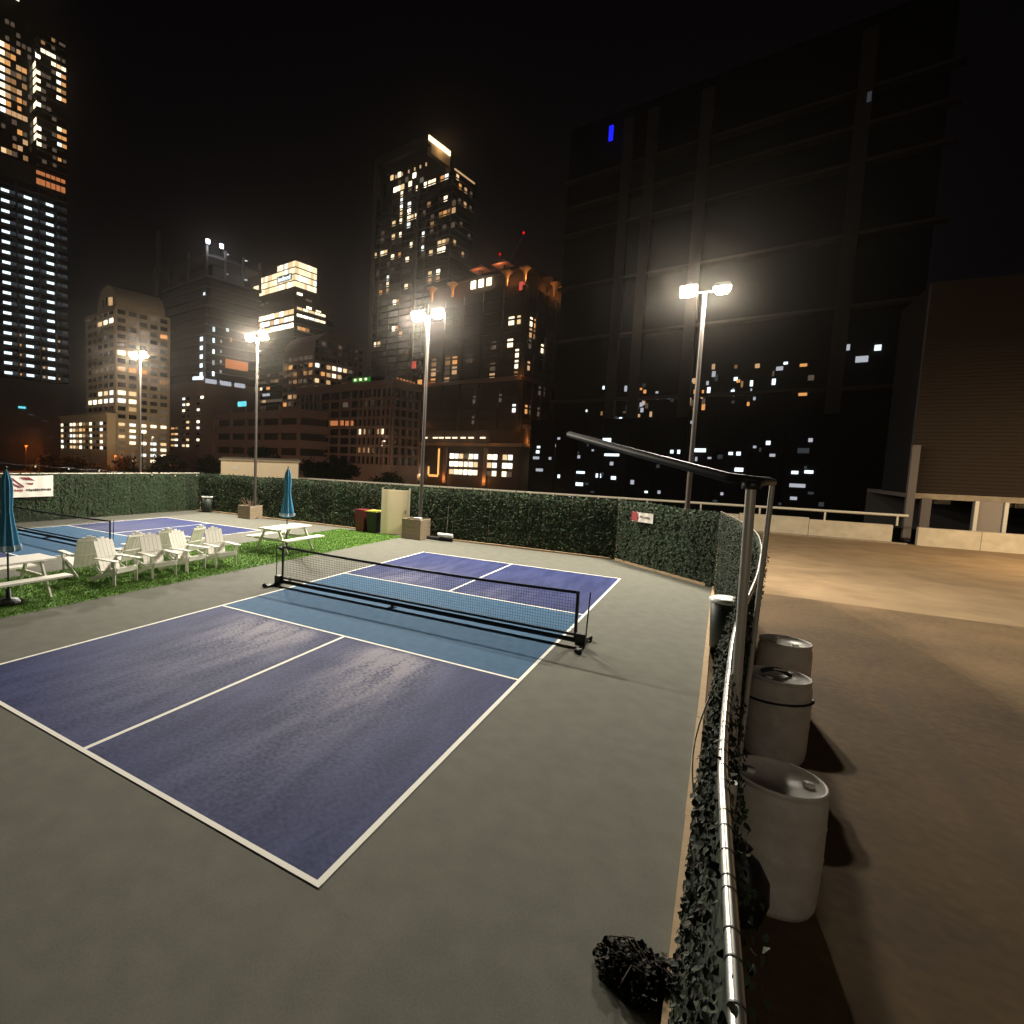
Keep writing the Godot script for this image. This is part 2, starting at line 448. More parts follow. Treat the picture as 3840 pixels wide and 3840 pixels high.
func foliage(parent: Node, bots: Array, tops: Array, normal_sign: float, per_m2: float, size: float, tone: float, both := false, depth := 0.11) -> void:
	if not meshes.has("leaf"): meshes["leaf"] = leaf_mesh()
	var spots := []; var dirs := []; var panel_tone := []
	for i in bots.size() - 1:
		var b0: Vector3 = bots[i]; var b1: Vector3 = bots[i + 1]; var t0: Vector3 = tops[i]; var t1: Vector3 = tops[i + 1]
		var n := (b1 - b0).normalized().cross(Vector3.UP) * normal_sign
		var area := (b1 - b0).length() * 2.0
		for k in int(area * per_m2):
			var a := rng.randf(); var v := rng.randf()
			var w := fposmod(a * (b1 - b0).length(), 1.0)
			if (w < 0.035 or w > 0.975) and rng.randf() < 0.8: continue      # seams between the ivy mats
			var clump := 0.5 + 0.5 * sin((a * (b1 - b0).length()) * 5.1 + 3.0 * sin(v * 7.0 + i))
			if rng.randf() > 0.55 + 0.45 * clump: continue
			var p := b0.lerp(b1, a).lerp(t0.lerp(t1, a), v * (1.0 + 0.03 * sin(a * 31.0 + i * 2.0)))
			var s := 1.0 if not both or rng.randf() < 0.62 else -1.0
			panel_tone.append(0.72 + 0.56 * fposmod(sin(floor(a * (b1 - b0).length()) * 12.9 + i * 78.2) * 43.7, 1.0))
			spots.append(p + n * s * rng.randf_range(0.0, depth) + Vector3.UP * rng.randf_range(-0.03, 0.03)); dirs.append(n * s)
	var mm := MultiMesh.new()
	mm.transform_format = MultiMesh.TRANSFORM_3D; mm.use_colors = true
	mm.mesh = meshes["leaf"]; mm.instance_count = spots.size()
	for i in spots.size():
		var n: Vector3 = (dirs[i] + Vector3(rng.randfn(0, 0.45), rng.randfn(0.25, 0.4), rng.randfn(0, 0.45))).normalized()
		var up := Vector3(rng.randfn(0, 0.5), -1.0 + rng.randfn(0, 0.5), rng.randfn(0, 0.5))
		var xx := up.cross(n).normalized()
		var b := Basis(xx, n.cross(xx).normalized(), n) * Basis.from_scale(Vector3.ONE * size * rng.randf_range(0.65, 1.25))
		mm.set_instance_transform(i, Transform3D(b, spots[i]))
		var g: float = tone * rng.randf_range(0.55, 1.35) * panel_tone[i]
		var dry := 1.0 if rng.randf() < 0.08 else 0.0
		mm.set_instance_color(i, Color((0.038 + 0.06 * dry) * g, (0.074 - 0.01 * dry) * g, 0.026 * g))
	var mi := MultiMeshInstance3D.new()
	mi.name = "foliage"; mi.multimesh = mm; mi.material_override = M.leaf
	mi.set_meta("kind", "stuff")
	parent.add_child(mi)

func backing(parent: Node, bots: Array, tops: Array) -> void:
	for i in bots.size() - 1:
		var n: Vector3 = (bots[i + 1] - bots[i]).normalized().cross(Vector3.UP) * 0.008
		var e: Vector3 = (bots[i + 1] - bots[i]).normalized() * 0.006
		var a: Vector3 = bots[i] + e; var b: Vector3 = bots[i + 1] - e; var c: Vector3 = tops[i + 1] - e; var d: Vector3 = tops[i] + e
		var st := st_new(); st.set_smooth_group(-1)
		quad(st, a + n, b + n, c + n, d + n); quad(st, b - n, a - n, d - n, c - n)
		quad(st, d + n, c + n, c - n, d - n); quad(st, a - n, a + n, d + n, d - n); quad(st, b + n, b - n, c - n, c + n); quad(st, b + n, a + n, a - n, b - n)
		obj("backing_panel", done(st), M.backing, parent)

func fence_points(a: Vector3, b: Vector3, n: int, h: float) -> Array:
	var bots := []; var tops := []
	for i in n + 1:
		var p := a.lerp(b, float(i) / n)
		bots.append(p); tops.append(p + Vector3(0, h + rng.randf_range(-0.025, 0.025), 0))
	return [bots, tops]

func build_fences() -> void:
	# the run beside the drums: its foot is straight, its head leans outward in the middle
	var t := thing("ivy_fence", "ivy covered fence running from the camera past the white drums, with tall posts' foot", "fence")
	t.set_meta("label", "ivy covered chain fence beside the white drums, pipe rail with black ties on top")
	var zs := [10.6, 9.4, 8.43, 7.8, 7.26, 6.35, 5.43, 4.67, 3.0, 1.6, 0.3, -1.5, -3.3, -5.0, -7.2]
	var tx := [5.38, 5.35, 5.33, 5.312, 5.303, 5.325, 5.36, 5.42, 5.57, 5.66, 5.73, 5.76, 5.68, 5.5, 5.21]
	var bots := []; var tops := []; var rail := []
	for i in zs.size():
		bots.append(Vector3(5.27 + 0.25 * (tx[i] - 5.3), 0.004, zs[i])); tops.append(Vector3(tx[i], 1.96, zs[i])); rail.append(Vector3(tx[i], 2.0, zs[i]))
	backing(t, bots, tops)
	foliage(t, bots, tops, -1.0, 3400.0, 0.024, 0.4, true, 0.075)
	# top rail in lengths, as pipes are
	for seg in [[0, 5], [5, 7], [7, 9], [9, 12], [12, 14]]:
		var pts := []
		for i in range(seg[0], seg[1] + 1):
			pts.append(rail[i])
			if i < seg[1]:
				for q in [0.25, 0.5, 0.75]: pts.append(rail[i].cubic_interpolate(rail[i + 1], rail[maxi(i - 1, 0)], rail[mini(i + 2, rail.size() - 1)], q))
		tube("top_rail", pts, 0.0155, M.galvanised, t, 12)
	for i in [0, 4, 6, 8, 10, 11, 12, 13]:
		tube("post", [bots[i] + Vector3(0.03, -0.006, 0), tops[i] + Vector3(0.03, -0.06, 0)], 0.024, M.post_paint, t)
	var z := 8.9; var k := 0
	while z > 5.6:
		var j := 0
		while zs[j + 1] > z: j += 1
		var p: Vector3 = rail[j].lerp(rail[j + 1], (zs[j] - z) / (zs[j] - zs[j + 1]))
		tube("cable_tie", [p + Vector3(0, 0, -0.002), p + Vector3(0.0, 0.0, 0.002)], 0.0172, M.black, t, 12)
		z -= [0.12, 0.085, 0.14, 0.05, 0.11][k % 5]; k += 1
	# a loose pale wire hanging down the inside
	var wire := []
	for i in 9:
		var q := i / 8.0
		wire.append(Vector3(5.25 - 0.045 * sin(q * PI), 1.93 - 0.4 * q, 6.5 + 0.5 * q))
	tube("loose_wire", wire, 0.004, M.rail_paint, t, 5)
	# corner run
	var c := thing("ivy_fence", "short slanting ivy fence closing the corner behind the right end of the court", "fence")
	var fp := fence_points(Vector3(5.2, 0.004, -7.25), Vector3(2.4, 0.004, -10.05), 3, 1.98)
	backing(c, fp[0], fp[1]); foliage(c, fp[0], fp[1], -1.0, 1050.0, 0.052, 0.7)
	for i in [0, 1, 2, 3]: tube("post", [fp[0][i] + Vector3(0.05, -0.006, -0.05), fp[1][i] + Vector3(0.05, 0, -0.05)], 0.024, M.post_paint, c)
	# far run
	var f := thing("ivy_fence", "long ivy fence behind both courts, under the light poles and pale rail", "fence")
	fp = fence_points(Vector3(2.36, 0.004, -10.06), Vector3(-18.3, 0.004, -10.2), 14, 1.98)
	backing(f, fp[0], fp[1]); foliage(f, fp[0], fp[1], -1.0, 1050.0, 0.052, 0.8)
	for i in 15: tube("post", [fp[0][i] + Vector3(0, -0.006, -0.06), fp[1][i] + Vector3(0, 0.02, -0.06)], 0.024, M.post_paint, f)
	# left run
	var l := thing("ivy_fence", "green ivy fence on the left behind the far court, banner and bulbs on it", "fence")
	fp = fence_points(Vector3(-18.42, 0.004, -10.25), Vector3(-18.42, 0.004, 7.0), 8, 1.92)
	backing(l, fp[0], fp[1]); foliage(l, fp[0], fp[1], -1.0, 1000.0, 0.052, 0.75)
	for i in 9: tube("post", [fp[0][i] + Vector3(-0.06, -0.006, 0), fp[1][i] + Vector3(-0.06, 0.02, 0)], 0.024, M.post_paint, l)
	tube("top_rail", [Vector3(-18.44, 1.97, -10.2), Vector3(-18.44, 1.97, 7.0)], 0.022, M.rail_paint, l)
	# timber edging at the foot of the ivy
	for e in [["timber_edging", "narrow tan timber board edging the court along the ivy beside the drums", Vector3(5.195, 0.03, 2.0), Vector3(0.07, 0.06, 18.2), 0.0],
			["timber_edging", "narrow tan timber board at the foot of the slanting corner ivy", Vector3(3.72, 0.03, -8.6), Vector3(3.7, 0.06, 0.07), -45.0],
			["timber_edging", "long tan timber board at the foot of the far ivy fence", Vector3(-7.9, 0.03, -9.9), Vector3(20.3, 0.06, 0.09), 0.0]]:
		var tb := thing(e[0], e[1], "board", e[2], 0.0, "timber boards edging the court")
		tb.rotation_degrees.y = e[4]
		var s: Vector3 = e[3]; var along := s.x > s.z; var total := maxf(s.x, s.z); var n := int(ceil(total / 2.5))
		for i in n:
			var q := -total / 2 + total * (i + 0.5) / n
			bx("board", Vector3(total / n - 0.01, s.y, s.z) if along else Vector3(s.x, s.y, total / n - 0.01), Vector3(q, 0.004 * (i % 2), 0) if along else Vector3(0.003 * (i % 2), 0.003 * (i % 2), q), M.timber, tb)

# ---------------------------------------------------------------- city
func tower(called: String, label: String, x: float, z: float, turn := LOT_TURN) -> Node3D:
	return thing(called, label, "building", Vector3(x, GROUND_Y, z), turn)

# a block of a building: local x0..x1, z0..z1, heights measured from the deck level
func blk(t: Node3D, called: String, x0: float, x1: float, z0: float, z1: float, h0: float, h1: float, m: Material) -> MeshInstance3D:
	return bx(called, Vector3(x1 - x0, h1 - h0, z1 - z0), Vector3((x0 + x1) / 2, (h0 + h1) / 2 - GROUND_Y, (z0 + z1) / 2), m, t)

# one window: on the front (+z) face s metres left of the near corner, or on the right (+x) face s metres back from it
func varied(m: Material) -> Material:                       # rooms differ in lamp colour and brightness
	if m == M.w0: return [M.w0, M.w0, M.w0_strong, M.w0_soft, M.w0_cool][rng.randi() % 5]
	if m == M.w1: return [M.w1, M.w1_soft, M.w1_gold][rng.randi() % 3]
	if m == M.lantern: return [M.lantern, M.lantern, M.lantern_soft][rng.randi() % 3]
	return m

func pane(t: Node3D, front: bool, s: float, h: float, w: float, hh: float, m: Material, plane := 0.0, called := "window") -> void:
	m = varied(m)
	if front: bx(called, Vector3(w, hh, 0.16), Vector3(-s, h - GROUND_Y, plane + 0.04), m, t)
	else: bx(called, Vector3(0.16, hh, w), Vector3(plane + 0.04, h - GROUND_Y, -s), m, t)

func panes(t: Node3D, front: bool, data: Array, cw: float, rh: float, h0: float, kinds: Array, plane := 0.0, from := 0.0, dir := 1.0, fill := 0.8, fillh := 0.72) -> void:
	for i in range(0, data.size(), 3):
		pane(t, front, from + dir * (data[i] + 0.5) * cw, h0 - (data[i + 1] + 0.5) * rh, cw * fill, rh * fillh, kinds[data[i + 2]], plane)

func bands(t: Node3D, front: bool, s0: float, s1: float, hs: float, he: float, step: float, m: Material, thick := 0.5, plane := 0.0, proud := 0.3) -> void:
	var h := hs
	while h <= he:
		if front: bx("floor_band", Vector3(s1 - s0, thick, proud), Vector3(-(s0 + s1) / 2, h - GROUND_Y, plane + proud / 2 + 0.002), m, t)
		else: bx("floor_band", Vector3(proud, thick, s1 - s0), Vector3(plane + proud / 2 + 0.002, h - GROUND_Y, -(s0 + s1) / 2), m, t)
		h += step

func fins(t: Node3D, front: bool, s0: float, s1: float, step: float, h0: float, h1: float, m: Material, w := 0.3, plane := 0.0, proud := 0.36) -> void:
	var s := s0
	while s <= s1 + 0.01:
		if front: bx("pier", Vector3(w, h1 - h0, proud), Vector3(-s, (h0 + h1) / 2 - GROUND_Y, plane + proud / 2 + 0.004), m, t)
		else: bx("pier", Vector3(proud, h1 - h0, w), Vector3(plane + proud / 2 + 0.004, (h0 + h1) / 2 - GROUND_Y, -s), m, t)
		s += step

func build_city() -> void:
	var warm := [M.w0, M.w1, M.w2, M.w3]
	stepped_skyscraper(warm)
	arched_block(warm)
	unfinished_tower()
	lantern_tower(warm)
	round_topped_block(warm)
	crowned_tower(warm)
	hotel(warm)
	grid_block(warm)
	car_park_block()
	dark_frame_building(warm)
	crane()

func stepped_skyscraper(warm: Array) -> void:
	# the origin is the corner out of frame; the visible face is the right one, s counted back from its far corner
	var L := 46.0
	var a := deg_to_rad(LOT_TURN)
	var P := Vector2(-196.86, -100.19) + Vector2(sin(a), cos(a)) * L
	var t := tower("skyscraper", "tall stepped skyscraper at the left edge, white office lights below warm flats", P.x, P.y)
	blk(t, "podium", -40, 0.6, -L - 0.6, 0, GROUND_Y, 26.0, M.dark_wall)
	blk(t, "office_storeys", -40, 0, -L, 0, 26.0, 91.5, M.glass)
	blk(t, "sky_lobby", -40, -1.0, -L + 0.8, 0, 91.5, 98.5, M.dark_wall)
	blk(t, "flats", -40, 0, -L, -L + 9.4, 98.5, 143.0, M.glass)
	blk(t, "rear_flats", -40, -3.2, -L + 9.4, 0, 98.5, 150.0, M.glass)
	blk(t, "top_storeys", -40, -3.6, -L + 12.2, -2, 150.0, 190.0, M.glass)
	bands(t, false, 0, L, 27.0, 91.0, 3.28, M.dark_wall, 0.8)
	bands(t, false, L - 9.4, L, 99.0, 143.0, 2.55, M.dark_wall, 0.5)
	for row in 19:
		var h := 86.6 - row * 3.28
		for s in [5.8, 12.5, 19.1]: pane(t, false, L - s, h, 2.3, 1.5, M.cool0, 0.1, "window")
		for c in 9:
			var s := 1.2 + c * 2.25
			if absf(s - 5.8) < 1.6 or absf(s - 12.5) < 1.6 or absf(s - 19.1) < 1.6: continue
			pane(t, false, L - s, h, 1.9, 1.9, M.cool2 if rng.randf() < 0.6 else M.cool3)
		if row > 13:
			for s in [3.4, 8.2, 15.5]:
				if rng.randf() < 0.5: pane(t, false, L - s, h + 0.3, 0.7, 0.7, M.w1, 0.12)
	for s in [3.9, 9.2, 15.9]: bx("pier", Vector3(0.5, 66.0, 0.5), Vector3(0.25, 58.0 - GROUND_Y, -(L - s)), M.dark_wall, t)
	for s in [1.0, 2.6, 4.2, 5.8, 7.4, 8.8]:
		pane(t, false, L - s, 96.9, 1.3, 1.2, M.orange, -1.0); pane(t, false, L - s, 94.0, 1.3, 1.9, M.orange, -1.0)
	panes(t, false, B1A, 1.6, 2.55, 143.0, warm, 0.0, L, -1.0, 0.86, 0.62)
	panes(t, false, B1B, 1.6, 2.55, 143.0, warm, -3.2, L, -1.0, 0.9, 0.6)
	for row in 17:
		for c in 13:
			if rng.randf() < 0.3: pane(t, false, L - (c + 0.5) * 1.6, 143.0 - (row + 0.5) * 2.55, 1.1, 1.3, M.w2 if rng.randf() < 0.75 else M.w1, (-0.01 if c < 6 else -3.21))
	for k in 8:                                               # the narrow return of the flats that faces the court
		var h: float = [131.5, 128.9, 126.4, 123.8, 118.7, 113.6, 111.0, 108.5][k]
		bx("window", Vector3(2.4, 1.6, 0.16), Vector3(-1.6, h - GROUND_Y, -L + 9.44), M.w0, t)
	for row in 9:
		var h := 148.5 + row * 2.55
		for s in [13.8, 17.4, 19.0]: pane(t, false, L - s, h, 1.4, 1.6, M.w0 if row < 7 else M.w1, -3.6)
	pane(t, false, L - 1.2, 141.6, 2.0, 0.8, M.w2)
	for q in [[2.0, 20.5], [4.2, 16.5], [8.0, 12.5], [10.5, 9.0], [6.2, 6.8], [3.0, 10.6], [12.6, 14.4]]: pane(t, false, L - q[0], q[1], 1.8, 0.35, M.cool2, 0.6)
	bx("sign", Vector3(0.3, 0.7, 2.2), Vector3(0.8, 16.6 - GROUND_Y, -(L - 15.4)), M.cyan_sign, t)

func arched_block(warm: Array) -> void:
	var t := tower("stone_tower", "floodlit beige stone tower with an arched top and small square windows", -138.36, -81.38)
	blk(t, "wall", -21, 0, -16, 0, GROUND_Y, 42.6, M.beige_stone)
	var st := st_new(); st.set_smooth_group(-1)               # barrel gable
	var n := 16; var R := 6.6; var cx := -6.4
	for i in n:
		var p0 := Vector3(cx + cos(PI * i / n) * R, sin(PI * i / n) * R, 0); var p1 := Vector3(cx + cos(PI * (i + 1) / n) * R, sin(PI * (i + 1) / n) * R, 0)
		for z in [0.0, -14.0]:
			for p in [Vector3(cx, 0, z), p1 + Vector3(0, 0, z), p0 + Vector3(0, 0, z)]: st.add_vertex(p)
		quad(st, p0, p1, p1 + Vector3(0, 0, -14), p0 + Vector3(0, 0, -14))
	var g := obj("gable", done(st), M.beige_stone, t, Vector3(0, 42.6 - GROUND_Y, -0.3))
	for q in [[-3.2, 1.6, true], [-4.6, 1.8, true], [-6.6, 2.2, false], [-8.6, 1.8, false]]:
		bx("window", Vector3(1.1, 2.2, 0.16), Vector3(q[0], q[1] + 0.2, 0.02), M.w1 if q[2] else M.glass, g)
	bands(t, true, -0.2, 21.2, 16.0, 43.0, 8.6, M.beige_stone, 0.5, 0.0, 0.25)
	for row in 14:
		var h := 41.2 - row * 2.2
		for c in 5:
			var s: float = [2.7, 6.5, 10.4, 14.2, 17.8][c]
			var m: Material = M.glass
			if row == 1 and c < 3: m = M.w0
			if row == 10 and c < 3: m = M.w0
			if row == 11: m = M.w0
			if row == 7 and c < 4: m = M.w2
			if row == 4 and c == 3: m = M.w2
			pane(t, true, s, h, 2.2, 1.15, m, 0.02)
		for c in 5:
			var m: Material = M.glass
			var r := rng.randf()
			if r < 0.12: m = M.w1
			elif r < 0.3: m = M.w2
			if row in [10, 11] and c < 2: m = M.w0
			if row == 7 and c < 3: m = M.w1
			if row == 5 and c < 2: m = M.w0
			pane(t, false, 1.6 + c * 3.1, h, 2.1, 1.15, m, 0.02)
	for row in 8:
		for c in 5: pane(t, false, 1.6 + c * 3.1, 10.4 - row * 1.7, 1.7, 0.8, M.w0 if rng.randf() < 0.5 else M.w2, 0.02)
	# lower wing in front
	blk(t, "lower_wing", -34, 1.5, 0.6, 3, GROUND_Y, 12.6, M.beige_stone)
	blk(t, "lower_wing_roof", -34.4, 1.9, 0.5, 3.4, 12.6, 13.2, M.beige_stone)
	for row in 5:
		for c in 14:
			var m: Material = M.glass
			if c in [1, 4, 7, 9, 10, 13, 16]: m = M.w0
			elif c in [6, 8, 14] and rng.randf() < 0.7: m = M.w1
			elif rng.randf() < 0.2: m = M.w2
			pane(t, true, -0.2 + c * 2.5, 10.4 - row * 1.7, 1.5, 0.8, m, 3.02)

func unfinished_tower() -> void:
	var t := tower("unfinished_tower", "dark unfinished tower topped by two white floodlights, between beige and glass towers", -139.46, -113.52)
	blk(t, "lower_storeys", -36, 0, -22, 0, GROUND_Y, 27.0, M.brown_stone)
	blk(t, "core", -36, -0.8, -21.5, -0.8, 27.0, 60.0, M.dark_wall)
	bands(t, true, 0, 36, 30.0, 60.0, 3.0, M.raw_concrete, 0.3, -0.8, 0.7)
	bands(t, false, 0, 22, 30.0, 60.0, 3.0, M.raw_concrete, 0.3, -0.8, 0.7)
	blk(t, "upper_core", -28, -6, -18, -6, 60.0, 70.0, M.dark_wall)
	blk(t, "roof_slab", -36, 0, -22, 0, 66.6, 67.2, M.raw_concrete)
	blk(t, "upper_slab", -36, 0, -22, 0, 60.0, 60.6, M.raw_concrete)
	for q in [[-0.4, -0.4], [-0.4, -7.3], [-0.4, -14.4], [-0.4, -21.4], [-12, -0.4], [-24, -0.4], [-35, -0.4]]:
		bx("column", Vector3(0.7, 10.0, 0.7), Vector3(q[0], 65.0 - GROUND_Y, q[1]), M.raw_concrete, t)
	bx("hoist_mast", Vector3(1.2, 34, 1.2), Vector3(-30, 64.0 - GROUND_Y, 1.0), M.dark_wall, t)
	for q in [[0.6, -0.6], [0.6, -5.6]]:
		var fl := bx("floodlight", Vector3(0.7, 1.1, 1.1), Vector3(q[0] - 1.2, 71.0 - GROUND_Y, q[1]), M.black, t)
		bx("lens", Vector3(0.2, 1.3, 1.3), Vector3(0.5, 0, 0), M.floodlight, fl)
		bx("stand", Vector3(0.15, 3.4, 0.15), Vector3(0, -2.2, 0), M.black, fl)
		omni(fl, Vector3(1.6, -2.4, 0.5), Color(0.9, 0.93, 1.0), 7.0, 0.4)
	for h in [62.6, 69.0]:                                     # work lights under the slabs
		for z in [-8.5, -16.0]:
			var wl := bx("work_lamp", Vector3(0.8, 0.2, 1.4), Vector3(-1.5, h - 2.0 + 2.6 - GROUND_Y, z), M.cool1, t)
			omni(wl, Vector3(0, -0.5, 0), Color(0.9, 0.94, 1.0), 5.0, 0.3)
	for i in 5:
		pane(t, true, 2.4, 40.4 - i * 2.85, 1.6, 1.3, M.cool0, 0.0, "work_light")
		pane(t, false, 3.0, 43.8 - i * 3.6, 0.8, 1.5, M.cool0 if i != 3 else M.cool1, 0.0, "work_light")
		pane(t, false, 5.8, 40.4 - i * 3.3, 0.6, 0.9, M.cool1, 0.0, "work_light")
	pane(t, false, 8.2, 44.6, 1.0, 1.0, M.cool0, 0.0, "work_light"); pane(t, false, 9.6, 41.6, 0.8, 1.4, M.w1, 0.0, "work_light")
	pane(t, true, 1.0, 54.6, 1.0, 0.8, M.cool0, 0.0, "work_light")
	pane(t, false, 12.0, 33.5, 9.0, 3.0, M.orange, 0.1, "lit_opening")
	for i in 3:                                               # bright storey above the street wing
		pane(t, true, 2.0 + i * 2.3, 27.8 + i * 0.1, 2.0, 1.1, M.cool0, 0.02); pane(t, false, 2.2 + i * 5.6, 26.8, 4.2, 1.4, M.cool1, 0.02)
	for row in 9:
		var h := 21.5 - row * 2.0
		for c in 4:
			var m: Material = M.w0 if (row != 3 and rng.randf() < 0.7) else M.glass
			pane(t, true, [1.6, 3.9, 10.6, 13.4][c], h, 1.6, 0.75, m, 0.02)
			if row > 4: pane(t, true, [18.4, 21.0, 26.0, 29.5][c], h, 1.9, 0.6, M.w0 if rng.randf() < 0.6 else M.w1, 0.02)

func lantern_tower(warm: Array) -> void:
	var t := tower("glass_tower", "glass tower whose stepped lantern top glows cream, white sign near its corner", -132.55, -148.86)
	blk(t, "lower_storeys", -30.5, 2.4, -17.5, 2.0, GROUND_Y, 58.0, M.glass)
	blk(t, "middle_storeys", -29, 1.0, -11.5, 0.8, 58.0, 65.2, M.glass)
	for e in [[65.2, 67.6, 29.0], [67.6, 70.0, 26.0], [70.0, 72.4, 21.4], [72.4, 74.8, 10.2]]:
		blk(t, "lantern_storey", -e[2], 0, -10.6, 0, e[0], e[1], M.dark_wall)
		var s := 0.75
		while s < e[2]:
			pane(t, true, s, (e[0] + e[1]) / 2 + 0.1, 1.42, 1.95, M.lantern if rng.randf() < 0.75 else M.w0, 0.0); s += 1.5
		s = 0.75
		while s < 10.6:
			pane(t, false, s, (e[0] + e[1]) / 2 + 0.1, 1.42, 1.95, M.lantern if rng.randf() < 0.75 else M.w0, 0.0); s += 1.5
	for row in 3:
		for c in 11:
			pane(t, true, -0.8 + c * 2.85, 55.8 - row * 2.45, 2.5, 1.7, M.w0 if row == 0 or rng.randf() < 0.85 else M.w1, 2.0)
	for c in 5:
		pane(t, false, 0.5 + c * 2.9, 57.2, 2.5, 0.9, M.w0, 2.4); pane(t, false, 0.5 + c * 2.9, 54.6, 2.5, 1.2, M.w0, 2.4)
		if c < 3: pane(t, false, 0.5 + c * 2.0, 50.2, 1.8, 1.2, M.w1, 2.4)
	for q in [[24.0, 63.6, 2.4], [25.0, 61.4, 6.0], [19.0, 61.6, 3.0], [15.6, 61.9, 1.6]]: pane(t, true, q[0], q[1], q[2], 0.8, M.w2, 0.8)
	for q in [[1.5, 62.9, 2.6, 0], [6.0, 61.6, 3.0, 2], [6.2, 58.9, 2.4, 0], [11.0, 58.6, 2.6, 0]]: pane(t, false, q[0], q[1], q[2], 0.8, warm[q[3]], 1.0)
	for row in 10:                                             # scattered lights lower down
		for c in 12:
			if rng.randf() < 0.5: pane(t, true, -0.4 + c * 2.5, 34.0 - row * 2.45, 2.1, 1.3, [M.w0, M.w1, M.cool1, M.w2, M.w2][rng.randi() % 5], 2.0)
	bands(t, true, -2.4, 30.5, 10.0, 49.0, 2.45, M.dark_wall, 0.35, 2.0, 0.2)
	bands(t, false, -2.0, 17.5, 10.0, 57.0, 2.45, M.dark_wall, 0.35, 2.4, 0.2)
	var tm := TextMesh.new()
	tm.text = "indeed"; tm.font_size = 96; tm.pixel_size = 0.024; tm.depth = 0.12
	var f := SystemFont.new(); f.font_names = PackedStringArray(["Droid Sans"]); f.font_weight = 700; tm.font = f
	obj("sign", tm, M.cool0, t, Vector3(-6.0, 69.4 - GROUND_Y, 0.35))
	bx("sign_board", Vector3(8.6, 2.4, 0.12), Vector3(-6.0, 69.5 - GROUND_Y, 0.2), mat("sign_board", srgb(0.2, 0.22, 0.3), 0.6), t)

func round_topped_block(warm: Array) -> void:
	var t := tower("round_topped_block", "dim apartment block with a curved roofline, right of the glowing glass tower", -111.03, -134.29)
	blk(t, "wall", -16, 0, -24, 0, GROUND_Y, 37.5, M.brown_stone)
	var st := st_new(); st.set_smooth_group(-1)
	var pr := []
	for i in 13:
		var a := PI * i / 12.0
		pr.append(Vector3(0, sin(a) * 8.6 if i > 0 and i < 12 else 0.0, -12.0 + cos(a) * 12.0))
	for i in 12:
		quad(st, pr[i], pr[i + 1], pr[i + 1] + Vector3(-16, 0, 0), pr[i] + Vector3(-16, 0, 0))
		for x in [0.0, -16.0]:
			for p in [Vector3(x, 0, -12), pr[i] + Vector3(x, 0, 0), pr[i + 1] + Vector3(x, 0, 0)]: st.add_vertex(p)
	obj("curved_roof", done(st), M.brown_stone, t, Vector3(0, 37.5 - GROUND_Y, 0))
	for row in 11:
		for c in 9:
			var r := rng.randf()
			var m: Material = M.glass
			if row in [3, 4, 5, 6]: m = M.w0 if r < 0.22 else (M.w1 if r < 0.42 else (M.w2 if r < 0.6 else M.glass))
			elif r < 0.12: m = M.w2
			pane(t, false, 1.6 + c * 2.6, 41.0 - row * 2.5, 1.7, 1.3, m, 0.02)
			if c < 6: pane(t, true, 1.4 + c * 2.6, 36.0 - row * 2.5, 1.7, 1.3, M.w1 if rng.randf() < 0.2 else (M.w2 if rng.randf() < 0.3 else M.glass), 0.02)

func crowned_tower(warm: Array) -> void:
	var t := tower("crowned_tower", "tallest tower in the middle, dark glass with a lit canopy and open crown frame", -81.1, -170.79)
	blk(t, "glass_storeys", -36.4, 0, -14.0, 0, GROUND_Y, 103.4, M.glass)
	blk(t, "crown_back", -34.0, -12.5, -13.6, -2.2, 103.4, 109.6, M.glass)
	# the crown: a frame of beams above the left part of the roof
	blk(t, "crown_post", -37.0, -35.2, -1.6, 0.4, GROUND_Y, 116.0, M.raw_concrete)
	blk(t, "crown_post", -37.0, -35.2, -14.4, -12.8, 103.4, 116.0, M.raw_concrete)
	blk(t, "crown_post", -12.6, -11.2, -14.4, -12.8, 103.4, 114.0, M.raw_concrete)
	blk(t, "crown_beam", -37.0, -11.2, -1.6, 0.4, 116.0, 119.2, M.raw_concrete)
	blk(t, "crown_beam", -37.0, -35.2, -12.8, -1.6, 116.0, 119.0, M.raw_concrete)
	blk(t, "crown_beam", -12.8, -11.2, -13.6, -1.6, 113.4, 118.9, mat("crown_stone", srgb(0.5, 0.42, 0.32), 0.8))
	bx("glow_strip", Vector3(0.3, 1.7, 13.6), Vector3(-10.95, 117.9 - GROUND_Y, -6.4), M.uplit_crown_glow, t)  # glowing band stands in for the crown face lit from below
	bx("glow_strip", Vector3(0.25, 0.5, 13.0), Vector3(0.16, 104.0 - GROUND_Y, -7.0), M.w1, t)
	omni(t, Vector3(-8.6, 117.0 - GROUND_Y, -6.5), Color(1.0, 0.8, 0.55), 12.0, 0.4)
	for s in [13.4, 16.0, 18.6, 21.4, 24.6, 27.6]: bx("roof_lamp", Vector3(0.5, 1.1, 0.3), Vector3(-s, 110.4 - GROUND_Y, -1.9), M.w1, t)
	bands(t, true, 0, 36.2, 6.0, 102.0, 2.45, M.dark_wall, 0.42)
	bands(t, false, 0, 14.0, 6.0, 102.0, 2.45, M.dark_wall, 0.42)
	fins(t, true, 0.15, 36.3, 5.4, -8.0, 103.0, M.dark_wall, 0.3)
	bx("corner_pier", Vector3(0.8, 112.0, 0.5), Vector3(-14.6, 47.0 - GROUND_Y, 0.36), M.raw_concrete, t)
	panes(t, true, B6F, 1.8, 2.45, 103.3, warm)
	panes(t, false, B6S, 1.8, 2.45, 103.3, warm)

